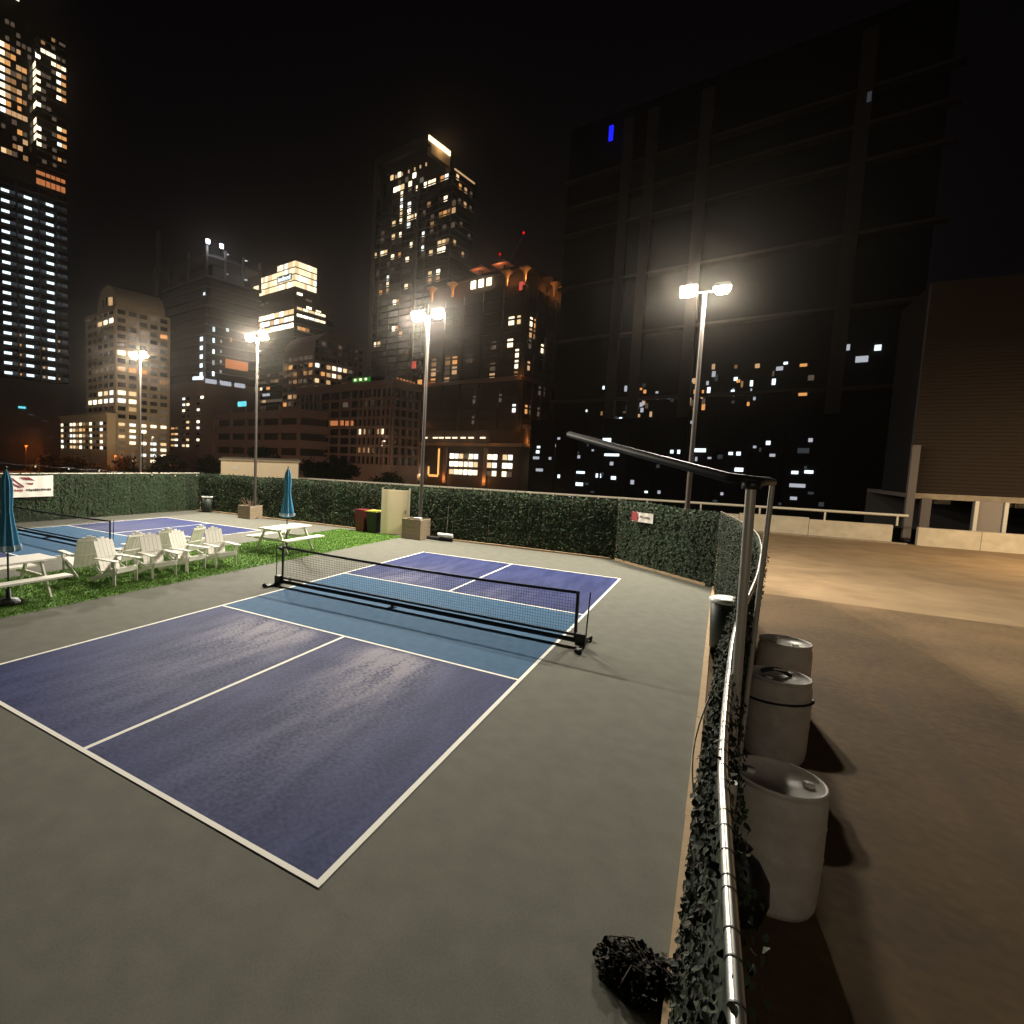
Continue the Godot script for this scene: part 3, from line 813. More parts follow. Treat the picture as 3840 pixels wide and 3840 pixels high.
func hotel(warm: Array) -> void:
	var t := tower("hotel", "brown hotel in the middle with orange uplit brackets along its roof and podium", -34.66, -113.46)
	var amber := Color(1.0, 0.66, 0.34)
	blk(t, "wall", -27.0, 0, -31.0, 0, GROUND_Y, 43.0, M.hotel)
	blk(t, "attic", -26.0, -1.0, -30.0, -1.0, 43.0, 46.4, M.hotel)
	blk(t, "cornice", -27.5, 0.5, -31.5, 0.5, 46.4, 47.1, M.hotel)
	for q in [13.8, 7.8]:                                      # roof pavilions
		var st := st_new(); st.set_smooth_group(-1)
		var b := [Vector3(-2.0, 0, -2.0), Vector3(2.0, 0, -2.0), Vector3(2.0, 0, 2.0), Vector3(-2.0, 0, 2.0)]
		for k in 4:
			for p in [b[k], b[(k + 1) % 4], Vector3(0, 1.5, 0)]: st.add_vertex(p)
		quad(st, b[3], b[2], b[1], b[0])
		var pv := obj("pavilion_roof", done(st), mat("pavilion", srgb(0.5, 0.26, 0.16), 0.8), t, Vector3(-q, 49.2 - GROUND_Y, -3.0))
		bx("pavilion_post", Vector3(0.7, 2.2, 0.7), Vector3(0, -1.05, 0), M.hotel, pv)
		omni(pv, Vector3(0.0, -0.9, 2.2), Color(1.0, 0.66, 0.45), 4.0, 0.2)
	# flared brackets lit from below
	var fl := lathe([[0.32, 0.0], [0.36, 1.6], [0.62, 2.4], [1.35, 3.0], [1.4, 3.3], [0.0, 3.3]], 4)
	var stone := mat("bracket", srgb(0.7, 0.5, 0.32), 0.8)
	for q in [25.4, 19.2, 4.6, 0.2]:
		var br := obj("bracket", fl, stone, t, Vector3(-q, 43.1 - GROUND_Y, 0.55), Vector3(0, 45, 0))
		omni(br, Vector3(0.6, 0.9, 0.6), Color(1.0, 0.66, 0.36), 2.0, 0.08)
	for q in [9.4, 13.2, 17.6, 22.6]:
		var br := obj("bracket", fl, stone, t, Vector3(0.55, 43.1 - GROUND_Y, -q), Vector3(0, 45, 0))
		omni(br, Vector3(0.6, 0.9, -0.6), Color(1.0, 0.66, 0.36), 2.0, 0.08)
	bands(t, true, 0, 27, 11.0, 42.0, 2.45, M.dark_wall, 0.4); bands(t, false, 0, 31, 11.0, 42.0, 2.45, M.dark_wall, 0.4)
	bands(t, true, -0.3, 27.3, 22.4, 22.5, 5.0, M.brown_stone, 0.9, 0.0, 0.6); bands(t, false, -0.3, 31.3, 22.4, 22.5, 5.0, M.brown_stone, 0.9, 0.0, 0.6)
	fins(t, true, 0.3, 26.9, 5.3, 11.0, 42.6, M.hotel, 0.7, 0.0, 0.5); fins(t, false, 0.5, 30.8, 5.0, 11.0, 42.6, M.hotel, 0.7, 0.0, 0.5)
	panes(t, true, B7F, 2.1, 2.45, 46.3, warm, 0.02, 0.0, 1.0, 0.62, 0.74); panes(t, false, B7S, 2.1, 2.45, 46.3, warm, 0.02, 0.0, 1.0, 0.45, 0.8)
	# corner piers washed with orange light
	for q in [[1.0, 1.0, 22.9, 5.0], [1.0, 1.0, 10.8, 4.0], [-25.8, 1.0, 22.9, 4.0], [-25.8, 1.0, 12.0, 3.0], [1.0, -29.6, 9.6, 5.0], [1.0, -29.6, -1.0, 5.0]]:
		omni(t, Vector3(q[0], q[2] - GROUND_Y, q[1]), amber, q[3] * 0.3, 0.1)
		bx("uplight", Vector3(0.3, 0.2, 0.3), Vector3(q[0] - 0.3 * signf(q[0]), q[2] - 0.3 - GROUND_Y, q[1] - 0.4), M.black, t)
	# podium
	blk(t, "podium", -35.0, 3.0, -30, 4.2, GROUND_Y, 6.9, M.hotel)
	blk(t, "podium_cornice", -35.6, 3.6, -30.4, 4.9, 6.9, 7.6, mat("cornice_stone", srgb(0.42, 0.3, 0.2), 0.8))
	for q in [-30.5, -24.0, -17.0, -10.0, -3.0]: omni(t, Vector3(q, 8.5 - GROUND_Y, 5.4), amber, 0.9, 0.1)
	for q in [33.4, 24.2, 16.4, 5.4]:
		bx("pilaster", Vector3(0.9, 8.6, 0.5), Vector3(-q, 2.2 - GROUND_Y, 4.4), M.brown_stone, t)
		omni(t, Vector3(-q, -0.9 - GROUND_Y, 5.4), amber, 2.2, 0.1)
	for b in [[28.4, 3], [14.6, 3], [10.6, 3], [4.4, 2], [0.6, 2]]:
		for row in 3:
			for c in [0.0, 1.3, 2.6]:
				if c < b[1] * 1.3: pane(t, true, b[0] - c, 4.5 - row * 1.85, 1.05, 1.15, M.w0 if rng.randf() < 0.75 else M.w2, 4.2)
	bx("glow_strip", Vector3(0.35, 6.4, 0.2), Vector3(-18.3, 3.0 - GROUND_Y, 4.4), M.strip, t)
	bx("glow_strip", Vector3(2.7, 0.5, 0.2), Vector3(-19.7, -0.4 - GROUND_Y, 4.4), M.strip, t)
	bx("glow_strip", Vector3(0.3, 2.0, 0.2), Vector3(-21.2, 0.8 - GROUND_Y, 4.4), M.strip, t)
	for q in [29.0, 25.6, 22.4, 20.6, 18.6, 16.6, 14.2, 12.0, 8.8]: bx("canopy_lamp", Vector3(1.3, 0.35, 0.3), Vector3(-q + 0.4, 9.0 - GROUND_Y, 1.0), M.w0, t)
	# right hand colonnade above the podium
	blk(t, "terrace", 0.6, 3.4, -30.5, -0.5, 6.9, 7.5, M.brown_stone)
	blk(t, "terrace_beam", 2.2, 3.2, -30.5, 2.5, 11.0, 11.8, M.cornice_stone)
	for q in [-1.2, 6.4, 9.8, 17.8, 21.0, 24.8]:
		bx("colonnade_post", Vector3(0.6, 3.5, 0.6), Vector3(2.7, 9.25 - GROUND_Y, -q), M.brown_stone, t)
		omni(t, Vector3(3.8, 8.2 - GROUND_Y, -q + 0.5), amber, 2.4, 0.1)
	for row in 3:
		for c in 4: pane(t, false, 12.0 + c * 4.2, 4.0 - row * 2.0, 0.9, 1.0, M.w0 if rng.randf() < 0.5 else M.w2, 3.0)
	obj("lantern_column", lathe([[0.5, 0.0], [1.0, 1.2], [1.05, 3.6], [0.6, 5.2], [0.0, 5.4]], 12), M.lantern, t, Vector3(4.4, -0.6 - GROUND_Y, -3.8))

func grid_block(warm: Array) -> void:
	var t := tower("grid_office_block", "low brown office block with a grid of piers and few lit windows", -53.53, -89.24)
	blk(t, "wall", -29.0, 0, -9.0, 0, GROUND_Y, 19.2, M.glass)
	blk(t, "parapet", -29.5, 0.5, -9.5, 0.5, 17.9, 19.6, M.brown_stone)
	blk(t, "plinth", -29.4, 0.45, -9.4, 0.45, GROUND_Y, 2.0, M.brown_stone)
	bands(t, true, -0.3, 29.3, 3.9, 17.5, 2.0, M.brown_stone, 0.55, 0.0, 0.4); bands(t, false, -0.3, 9.3, 3.9, 17.5, 2.0, M.brown_stone, 0.55, 0.0, 0.4)
	fins(t, true, 0.2, 9.4, 1.3, 2.0, 17.9, M.brown_stone, 0.34, 0.0, 0.5); fins(t, true, 11.8, 22.0, 3.3, 2.0, 17.9, M.brown_stone, 0.3, 0.0, 0.5)
	fins(t, true, 22.8, 29.0, 1.5, 2.0, 17.9, M.brown_stone, 0.36, 0.0, 0.5); fins(t, false, 0.2, 9.0, 2.2, 2.0, 17.9, M.brown_stone, 0.36, 0.0, 0.5)
	for q in [[17.2, 11.9, 2.6, 4], [14.8, 11.9, 1.6, 4], [12.2, 11.8, 2.4, 4], [8.6, 9.9, 0.9, 0], [7.3, 9.9, 0.7, 1], [6.0, 9.9, 0.6, 2], [3.4, 9.9, 0.6, 1], [2.1, 9.9, 0.8, 0], [8.6, 5.9, 1.0, 1], [7.3, 5.9, 0.7, 1], [5.9, 5.9, 0.7, 1], [4.7, 5.9, 0.5, 2], [27.2, 3.0, 0.8, 1], [25.0, 3.0, 1.1, 0], [22.2, 3.0, 1.1, 1], [7.2, 15.9, 0.6, 2], [5.6, 15.9, 0.8, 2], [13.6, 15.9, 1.6, 2]]:
		pane(t, true, q[0], q[1] - 0.95, q[2], 1.1, [M.w0, M.w1, M.w2, M.w3, M.orange][q[3]], 0.02)
	bx("roof_sign", Vector3(5.2, 1.1, 0.3), Vector3(-9.6, 20.2 - GROUND_Y, -0.6), M.green_sign, t)
	for x in [-11.2, -9.6, -8.0]: bx("roof_sign_lamp", Vector3(0.45, 0.45, 0.2), Vector3(x, 20.3 - GROUND_Y, -0.3), M.w0, t)
	for i in 6: bx("roof_lamp", Vector3(0.3, 0.35, 0.3), Vector3(0.5, 19.9 - 0.05 * i - GROUND_Y, -0.8 - i * 1.1), M.orange, t)

func car_park_block() -> void:
	var t := tower("car_park", "low brown car park with dark open storeys behind the cream shed", -73.5, -83.5)
	blk(t, "core", -40, -1.0, -20, -1.0, GROUND_Y, 13.0, M.dark_wall)
	for k in 6:
		var h := -5.0 + k * 3.4
		blk(t, "storey_wall", -40, 0, -0.5, 0, h, h + 1.5, M.garage); blk(t, "storey_wall", -0.5, 0, -20, -0.5, h, h + 1.5, M.garage)
		blk(t, "floor_slab", -40, -0.5, -20, -0.5, h - 0.3, h, M.garage)
	for i in 7: bx("column", Vector3(0.8, 21.5, 0.5), Vector3(-0.6 - i * 6.5, 3.6 - GROUND_Y, -0.32), M.garage, t)
	blk(t, "stair_tower", -40.5, -34.0, -8, 0.4, GROUND_Y, 17.5, M.garage)
	bx("sign", Vector3(3.4, 1.2, 0.2), Vector3(-21.5, 15.4 - GROUND_Y, 0.1), M.cyan_sign, t)
	for q in [[8.0, 13.6], [12.0, 13.4], [17.0, 10.2], [26.0, 9.9], [30.0, 13.4], [5.0, 6.6], [22.0, 5.4]]: pane(t, true, q[0], q[1] - 0.4, 0.7, 0.5, M.w1, -0.96, "ceiling_lamp")

func dark_frame_building(warm: Array) -> void:
	var t := tower("frame_building", "huge dark unlit building frame on the right behind the tallest light pole", 17.94, -69.37)
	blk(t, "curtain", -36.0, 3.0, -26, -1.4, GROUND_Y, 52.0, M.frame_wall)
	for h in [3.0, 12.6, 21.4, 29.0, 36.5, 40.3, 44.0]:
		blk(t, "floor_slab", -36.0, 4.0, -1.4, 0.0, h - 0.18, h + 0.18, M.frame_concrete)
	for x in [-27.4, -24.4, -18.2, -3.4]:
		bx("column", Vector3(1.3, 58, 0.7), Vector3(x, 21.0 - GROUND_Y, -0.32), M.frame_concrete, t)
	blk(t, "low_wing", -34, 6.0, 0.6, 10.0, GROUND_Y, 9.0, M.frame_wall)
	bx("warning_lamp", Vector3(0.5, 1.9, 0.3), Vector3(-29.6, 48.6 - GROUND_Y, 0.3), M.blue_lamp, t)
	bx("warning_lamp", Vector3(0.35, 0.9, 0.3), Vector3(-3.0, 42.8 - GROUND_Y, 0.3), M.cool2, t)
	var kinds := [M.cool0, M.cool1, M.cool1, M.cool2, M.w1, M.w2]
	# glowing panes for scattered lights and reflections in the lower glazing: s, h, width, kind
	for q in [[3.2, 17.2, 2.6, 1], [8.6, 15.4, 1.2, 1], [13.0, 16.0, 0.8, 4], [10.8, 15.9, 1.0, 4], [15.4, 16.2, 0.7, 4], [6.4, 15.6, 1.4, 4], [5.6, 14.1, 1.4, 5], [12.9, 14.5, 0.8, 0], [18.6, 14.8, 0.5, 1], [17.6, 14.6, 0.5, 2], [16.9, 14.2, 0.4, 0], [15.9, 14.2, 0.5, 1], [6.2, 12.4, 2.4, 4], [11.2, 13.0, 0.5, 1], [10.8, 12.0, 0.5, 2], [24.6, 15.6, 0.8, 1], [24.9, 13.4, 0.8, 4], [24.8, 12.2, 1.0, 2], [28.8, 14.4, 0.5, 0], [31.0, 11.2, 0.5, 0], [27.6, 11.6, 0.5, 4], [24.4, 9.4, 0.9, 1], [23.5, 9.3, 0.6, 2], [27.4, 9.2, 1.2, 5], [27.2, 7.8, 1.4, 4], [24.4, 7.6, 0.7, 0], [22.9, 7.9, 0.5, 0], [1.4, 15.8, 2.0, 2], [0.2, 16.9, 1.2, 0], [33.6, 8.4, 2.2, 4], [21.6, 12.6, 0.5, 2], [20.2, 12.6, 0.4, 2]]:
		pane(t, true, q[0], q[1], q[2] * rng.randf_range(0.3, 0.55), rng.randf_range(0.3, 0.65), kinds[q[3]], -1.3, "glazing_glow")
	for q in [[24.0, 6.4, 1.4, 0], [23.2, 4.6, 2.2, 0], [24.6, 2.0, 1.2, 0], [22.8, 1.8, 0.7, 0], [27.0, 2.3, 1.6, 0], [27.0, 0.8, 1.4, 0], [16.6, 5.1, 0.5, 0], [15.9, 5.1, 0.5, 0], [14.0, 5.3, 1.9, 0], [10.9, 5.0, 0.5, 0], [10.2, 5.0, 0.5, 0], [10.0, 3.3, 1.6, 0], [11.4, 2.4, 0.6, 0], [5.3, 3.2, 0.9, 0], [4.2, 3.3, 0.9, 0], [5.0, 1.9, 1.5, 1], [5.2, 0.6, 0.8, 1], [4.8, 5.4, 1.4, 3], [20.6, 1.4, 0.5, 1], [33.0, 4.0, 1.4, 1], [32.4, 2.4, 1.6, 1], [30.0, 6.6, 0.5, 1], [17.6, 0.4, 0.4, 1], [14.8, 8.4, 0.6, 1]]:
		pane(t, true, q[0], q[1], q[2] * rng.randf_range(0.5, 0.85), rng.randf_range(0.3, 0.55), kinds[q[3]], 10.02, "glazing_glow")
	for i in 110:                                             # tiny glowing panes for far lights mirrored and shining in the lower glazing
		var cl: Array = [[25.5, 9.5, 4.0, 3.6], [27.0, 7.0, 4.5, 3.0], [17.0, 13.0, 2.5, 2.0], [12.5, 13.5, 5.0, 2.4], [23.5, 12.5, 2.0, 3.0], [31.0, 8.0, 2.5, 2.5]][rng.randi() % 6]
		pane(t, true, cl[0] + rng.randfn(0, cl[2] * 0.5), cl[1] + rng.randfn(0, cl[3] * 0.5), rng.randf_range(0.15, 0.4), rng.randf_range(0.25, 0.8), kinds[[0, 1, 4, 4, 4, 5, 3][rng.randi() % 7]], -1.3, "glazing_glow")
	for i in 34:
		pane(t, true, rng.randf_range(3.0, 33.0), rng.randf_range(-1.0, 6.5), rng.randf_range(0.15, 0.5), rng.randf_range(0.2, 0.5), kinds[[0, 1, 1, 2, 3, 3][rng.randi() % 6]], 10.02, "glazing_glow")
	fins(t, true, -5.5, 33.5, 3.0, -8.5, 8.9, M.frame_wall, 0.25, 10.0, 0.2)

func crane() -> void:
	var t := thing("tower_crane", "thin dark crane jib with red lamps above the hotel roof", "crane", Vector3(-64.6, GROUND_Y, -177.8))
	var st := st_new()
	for k in 4:
		var o := Vector3(0.7 if k & 1 else -0.7, 0, 0.7 if k & 2 else -0.7)
		add_bar(st, o, o + Vector3(0, 76, 0), 0.18, 0.18)
	for i in 25: add_bar(st, Vector3(-0.7 if i % 2 else 0.7, i * 3.0, 0.7), Vector3(0.7 if i % 2 else -0.7, i * 3.0 + 3.0, 0.7), 0.12, 0.12)
	obj("mast", done(st), M.raw_concrete, t)
	st = st_new()
	var a := Vector3(0, 76, 0); var b := Vector3(6.4, 90.0, -2.2)
	for o in [Vector3(0, 0.6, 0), Vector3(0, -0.6, 0.5), Vector3(0, -0.6, -0.5)]: add_bar(st, a + o, b + o * 0.4, 0.16, 0.16)
	for i in 8: add_bar(st, a.lerp(b, i / 8.0) + Vector3(0, -0.5, 0.4), a.lerp(b, (i + 1) / 8.0) + Vector3(0, 0.5, 0), 0.1, 0.1)
	obj("jib", done(st), M.raw_concrete, t)
	bx("warning_lamp", Vector3(0.5, 0.7, 0.5), b + Vector3(0, 0.5, 0), M.red_lamp, t)
	bx("warning_lamp", Vector3(0.5, 0.7, 0.5), Vector3(-0.8, 84.0, 0), M.red_lamp, t)
	bx("lamp_mast", Vector3(0.2, 8.0, 0.2), Vector3(-0.8, 79.8, 0), M.raw_concrete, t)

# ---------------------------------------------------------------- building with ribbed siding at the right
func build_clad_building() -> void:
	var t := thing("sided_building", "building with brown horizontal siding raised on pillars at the right edge", "building", Vector3(12.6, 0, -27.0))
	for i in 58:
		bx("siding_board", Vector3(27.0, 0.16, 0.05), Vector3(13.6, 2.42 + i * 0.17, 0.03 + 0.0), M.siding, t, Vector3(-9, 0, 0))
	bx("sheathing", Vector3(27.0, 9.9, 0.3), Vector3(13.6, 7.25, -0.2), M.dark_wall, t)
	bx("side_wall", Vector3(0.3, 9.9, 5), Vector3(0.25, 7.25, -2.9), M.frame_wall, t)
	bx("soffit", Vector3(27.0, 0.2, 9), Vector3(13.6, 2.2, -4.6), M.raw_concrete, t)
	bx("fascia", Vector3(27.1, 0.26, 0.12), Vector3(13.6, 2.2, 0.12), M.wall_worn, t)
	bx("inner_wall", Vector3(27.0, 2.1, 0.2), Vector3(13.6, 1.05, -9.0), M.dark_wall, t)
	bx("corner_column", Vector3(0.28, 4.6, 0.3), Vector3(0.1, 2.3, 0.5), M.raw_concrete, t)
	bx("corner_column", Vector3(0.34, 2.1, 0.3), Vector3(0.72, 1.05, 0.2), M.raw_concrete, t)
	for x in [2.4, 6.6, 11.6, 16.8]:
		var p := bx("pillar", Vector3(0.9, 2.1, 0.5), Vector3(x + 0.36, 1.05, 0.3), mat("pillar", srgb(0.26, 0.22, 0.19), 0.8), t)
		bx("trim", Vector3(0.12, 2.1, 0.1), Vector3(-0.46, 0, 0.32), M.rail_paint, p)
		bx("trim", Vector3(0.12, 2.1, 0.1), Vector3(0.46, 0, 0.32), M.rail_paint, p)
	for x in [1.6, 3.6, 4.2]: bx("ceiling_box", Vector3(0.5, 0.25, 0.4), Vector3(x, 1.95, -1.2), M.white_plastic, t)

# ---------------------------------------------------------------- floodlight poles
func build_poles() -> void:
	var col := Color(1.0, 0.962, 0.885)
	var labels := ["light pole with twin glowing heads farthest left, beyond the ivy fence", "twin headed light pole rising from the flower planter left of the blue umbrella", "twin headed light pole rising from the box planter by the cream door", "twin headed light pole nearest the dark building, brightest and largest in view"]
	var xs := [-23.6, -13.6, -4.66, 4.3]
	for i in 4:
		var t := thing("light_pole", labels[i], "light pole", Vector3(xs[i], 0, [-10.2, -9.5, -9.5, -10.45][i]), 0.0, "floodlight poles along the far fence")
		tube("pole", [Vector3(0, 0, 0), Vector3(0, 2.6, 0), Vector3(0, 8.5, 0)], [0.075, 0.07, 0.05], M.pole_paint, t, 12)
		obj("base_plate", lathe([[0.0, -0.01], [0.2, -0.01], [0.2, 0.04], [0.1, 0.12], [0.0, 0.12]], 12), M.pole_paint, t)
		tube("cross_arm", [Vector3(-0.5, 8.5, 0), Vector3(0.5, 8.5, 0)], 0.03, M.pole_paint, t)
		for s in [-1.0, 1.0]:
			var hd := obj("lamp_head", lamp_head_mesh(), M.pole_paint, t, Vector3(s * 0.44, 8.58, 0.05), Vector3(-6.0 if i == 3 and s > 0 else -48.0, 0, 0))
			obj("lens", lens_mesh(), M.lens, hd, Vector3(0, -0.045, 0))
			omni(hd, Vector3(0, -0.19, 0), col, 40.0 if i < 3 else 15.0, 0.03)
			area(hd, Vector3(0, -0.23, 0), Vector3(-90, 0, 0), Vector2(0.4, 0.3), col, 84.0)

	var w := thing("light_pole", "shorter warm parking lamp on a pole just outside the right edge", "light pole", Vector3(18.5, 0, -17.0))
	tube("pole", [Vector3(0, 0, 0), Vector3(0, 5.4, 0)], [0.07, 0.05], M.pole_paint, w, 10)
	obj("lamp_head", lamp_head_mesh(), M.pole_paint, w, Vector3(-0.3, 5.45, 0))
	obj("lens", lens_mesh(), M.lens, w, Vector3(-0.3, 5.405, 0))
	area(w, Vector3(-0.3, 5.2, -0.05), Vector3(-65, 0, 0), Vector2(0.4, 0.3), Color(1.0, 0.88, 0.7), 130.0)

	var y := thing("light_pole", "small lamp on a post behind the camera, lighting the drums' near sides", "light pole", Vector3(7.2, 0, 13.2))
	tube("pole", [Vector3(0, 0, 0), Vector3(0, 4.3, 0)], [0.06, 0.045], M.pole_paint, y, 10)
	obj("lamp_head", lamp_head_mesh(), M.pole_paint, y, Vector3(0, 4.35, -0.2))
	obj("lens", lens_mesh(), M.street_lens, y, Vector3(0, 4.305, -0.2))
	omni(y, Vector3(0, 4.22, -0.2), Color(1.0, 0.93, 0.82), 4.6, 0.06)

func lamp_head_mesh() -> Mesh:
	if meshes.has("head"): return meshes["head"]
	var st := st_new(); st.set_smooth_group(-1)
	var lo := []; var hi := []
	for q in [[-0.24, -0.2], [0.24, -0.2], [0.24, 0.2], [-0.24, 0.2]]:
		lo.append(Vector3(q[0], -0.03, q[1])); hi.append(Vector3(q[0] * 0.75, 0.09, q[1] * 0.75))
	for k in 4: quad(st, lo[k], lo[(k + 1) % 4], hi[(k + 1) % 4], hi[k])
	quad(st, hi[0], hi[1], hi[2], hi[3]); quad(st, lo[3], lo[2], lo[1], lo[0])
	meshes["head"] = done(st)
	return meshes["head"]

func lens_mesh() -> Mesh:
	if meshes.has("lens"): return meshes["lens"]
	var st := st_new(); st.set_smooth_group(0)
	var rings := [[0.22, 0.0], [0.21, -0.08], [0.15, -0.15], [0.0, -0.17]]
	for i in 3:
		for k in 16:
			var q := []
			for e in [[i, k], [i, k + 1], [i + 1, k + 1], [i + 1, k]]:
				var a: float = TAU * e[1] / 16.0
				q.append(Vector3(cos(a) * rings[e[0]][0], rings[e[0]][1], sin(a) * rings[e[0]][0] * 0.8))
			quad(st, q[0], q[1], q[2], q[3])
	meshes["lens"] = done(st)
	return meshes["lens"]

# ---------------------------------------------------------------- nets
func build_nets() -> void:
	var labels := ["black portable net across the near court in the middle of the picture", "black portable net across the far court at the left, behind the chairs"]
	var at := [Vector3.ZERO, Vector3(-13.4, 0, 0.1)]
	var first: Node3D
	for n in 2:
		if n == 1:
			var d: Node3D = first.duplicate()
			d.name = numbered("court_net"); add_child(d); d.position = at[1]; d.set_meta("label", labels[1])
			continue
		var t := thing("court_net", labels[0], "net", at[0], 0.0, "portable court nets")
		first = t
		var half := 3.33
		var sag := func(x: float) -> float: return 0.864 + 0.05 * pow(absf(x) / half, 2.0)
		var st := st_new()
		var i := -half
		while i <= half:
			add_box(st, Vector3(i, (0.17 + sag.call(i)) / 2, 0), Vector3(0.0035, sag.call(i) - 0.17, 0.003)); i += 0.045
		for k in 15:
			var f := k / 14.0
			for q in 12:
				var x0 := -half + 2 * half * q / 12.0; var x1 := -half + 2 * half * (q + 1) / 12.0
				add_bar(st, Vector3(x0, lerpf(0.17, sag.call(x0), f), 0), Vector3(x1, lerpf(0.17, sag.call(x1), f), 0), 0.003, 0.0035)
		var net := obj("netting", done(st), M.cord, t)
		net.set_meta("kind", "stuff")
		st = st_new()
		for q in 12:
			var x0 := -half + 2 * half * q / 12.0; var x1 := -half + 2 * half * (q + 1) / 12.0
			add_bar(st, Vector3(x0, sag.call(x0), 0), Vector3(x1, sag.call(x1), 0), 0.012, 0.05)
		obj("top_tape", done(st), M.black, t)
		bx("bottom_tape", Vector3(2 * half, 0.045, 0.01), Vector3(0, 0.185, 0), M.black, t)
		tube("base_bar", [Vector3(-3.4, 0.1, 0.03), Vector3(3.4, 0.1, 0.03)], 0.042, M.black_steel, t, 12)
		for s in [-1.0, 1.0]:
			tube("post", [Vector3(s * 3.3, 0.08, 0), Vector3(s * 3.3, 0.93, 0)], 0.026, M.black_steel, t, 10)
			tube("brace", [Vector3(s * 3.47, 0.08, 0.02), Vector3(s * 3.5, 0.95, 0.0)], 0.011, M.black_steel, t, 6)
			tube("foot", [Vector3(s * 3.42, 0.035, -0.42), Vector3(s * 3.42, 0.035, 0.42)], 0.035, M.black_steel, t, 8)
			bx("foot_bracket", Vector3(0.16, 0.2, 0.12), Vector3(s * 3.4, 0.13, 0.02), M.black, t)
			for z in [-0.42, 0.42]:
				obj("wheel", lathe([[0.0, -0.02], [0.05, -0.02], [0.05, 0.02], [0.0, 0.02]], 14), M.black, t, Vector3(s * 3.48, 0.05, z), Vector3(0, 0, 90))
		bx("centre_foot", Vector3(0.045, 0.11, 0.05), Vector3(-0.28, 0.055, 0.03), M.black, t)
		bx("centre_foot_pad", Vector3(0.06, 0.02, 0.3), Vector3(-0.28, 0.032, 0.03), M.black, t)

# ---------------------------------------------------------------- chairs, tables, umbrellas
# an Adirondack chair that faces +x, its front legs' feet at x = 0.36
func make_chair(label: String) -> Node3D:
	var t := thing("adirondack_chair", label, "chair", Vector3.ZERO, 0.0, "white slatted garden chairs back to back on the turf")
	var m: Material = M.furniture
	var back := Basis(Vector3(0, 0, 1), deg_to_rad(21.0))       # leaning backwards (-x)
	for i in 5:
		var h: float = [0.72, 0.78, 0.82, 0.78, 0.72][i]
		var st := st_new(); st.set_smooth_group(-1)
		add_box(st, back * Vector3(0, h / 2, 0) + Vector3(0, 0, 0), Vector3(0.022, h, 0.098), back)
		obj("back_slat", done(st), m, t, Vector3(-0.12, 0.24, (i - 2) * 0.104))
	for i in 5:
		var q := i / 4.0
		bx("seat_slat", Vector3(0.098, 0.022, 0.52), Vector3(0.36 - q * 0.42, 0.385 - q * 0.11, 0), m, t, Vector3(0, 0, 14))
	bx("apron_board", Vector3(0.022, 0.1, 0.52), Vector3(0.415, 0.335, 0), m, t)
	for s in [-1.0, 1.0]:
		bx("leg", Vector3(0.09, 0.55, 0.024), Vector3(0.36, 0.275, s * 0.3), m, t)
		var st := st_new()
		add_bar(st, Vector3(0.42, 0.34, s * 0.272), Vector3(-0.46, 0.035, s * 0.272), 0.024, 0.1)
		obj("side_rail", done(st), m, t)
		bx("arm", Vector3(0.72, 0.022, 0.13), Vector3(0.13, 0.562, s * 0.32), m, t)
		bx("arm_bracket", Vector3(0.1, 0.14, 0.02), Vector3(0.36, 0.48, s * 0.325), m, t)
	bx("back_brace", Vector3(0.024, 0.06, 0.66), Vector3(-0.235, 0.54, 0), m, t)
	bx("back_brace", Vector3(0.024, 0.06, 0.5), Vector3(-0.38, 0.9, 0), m, t)
	return t

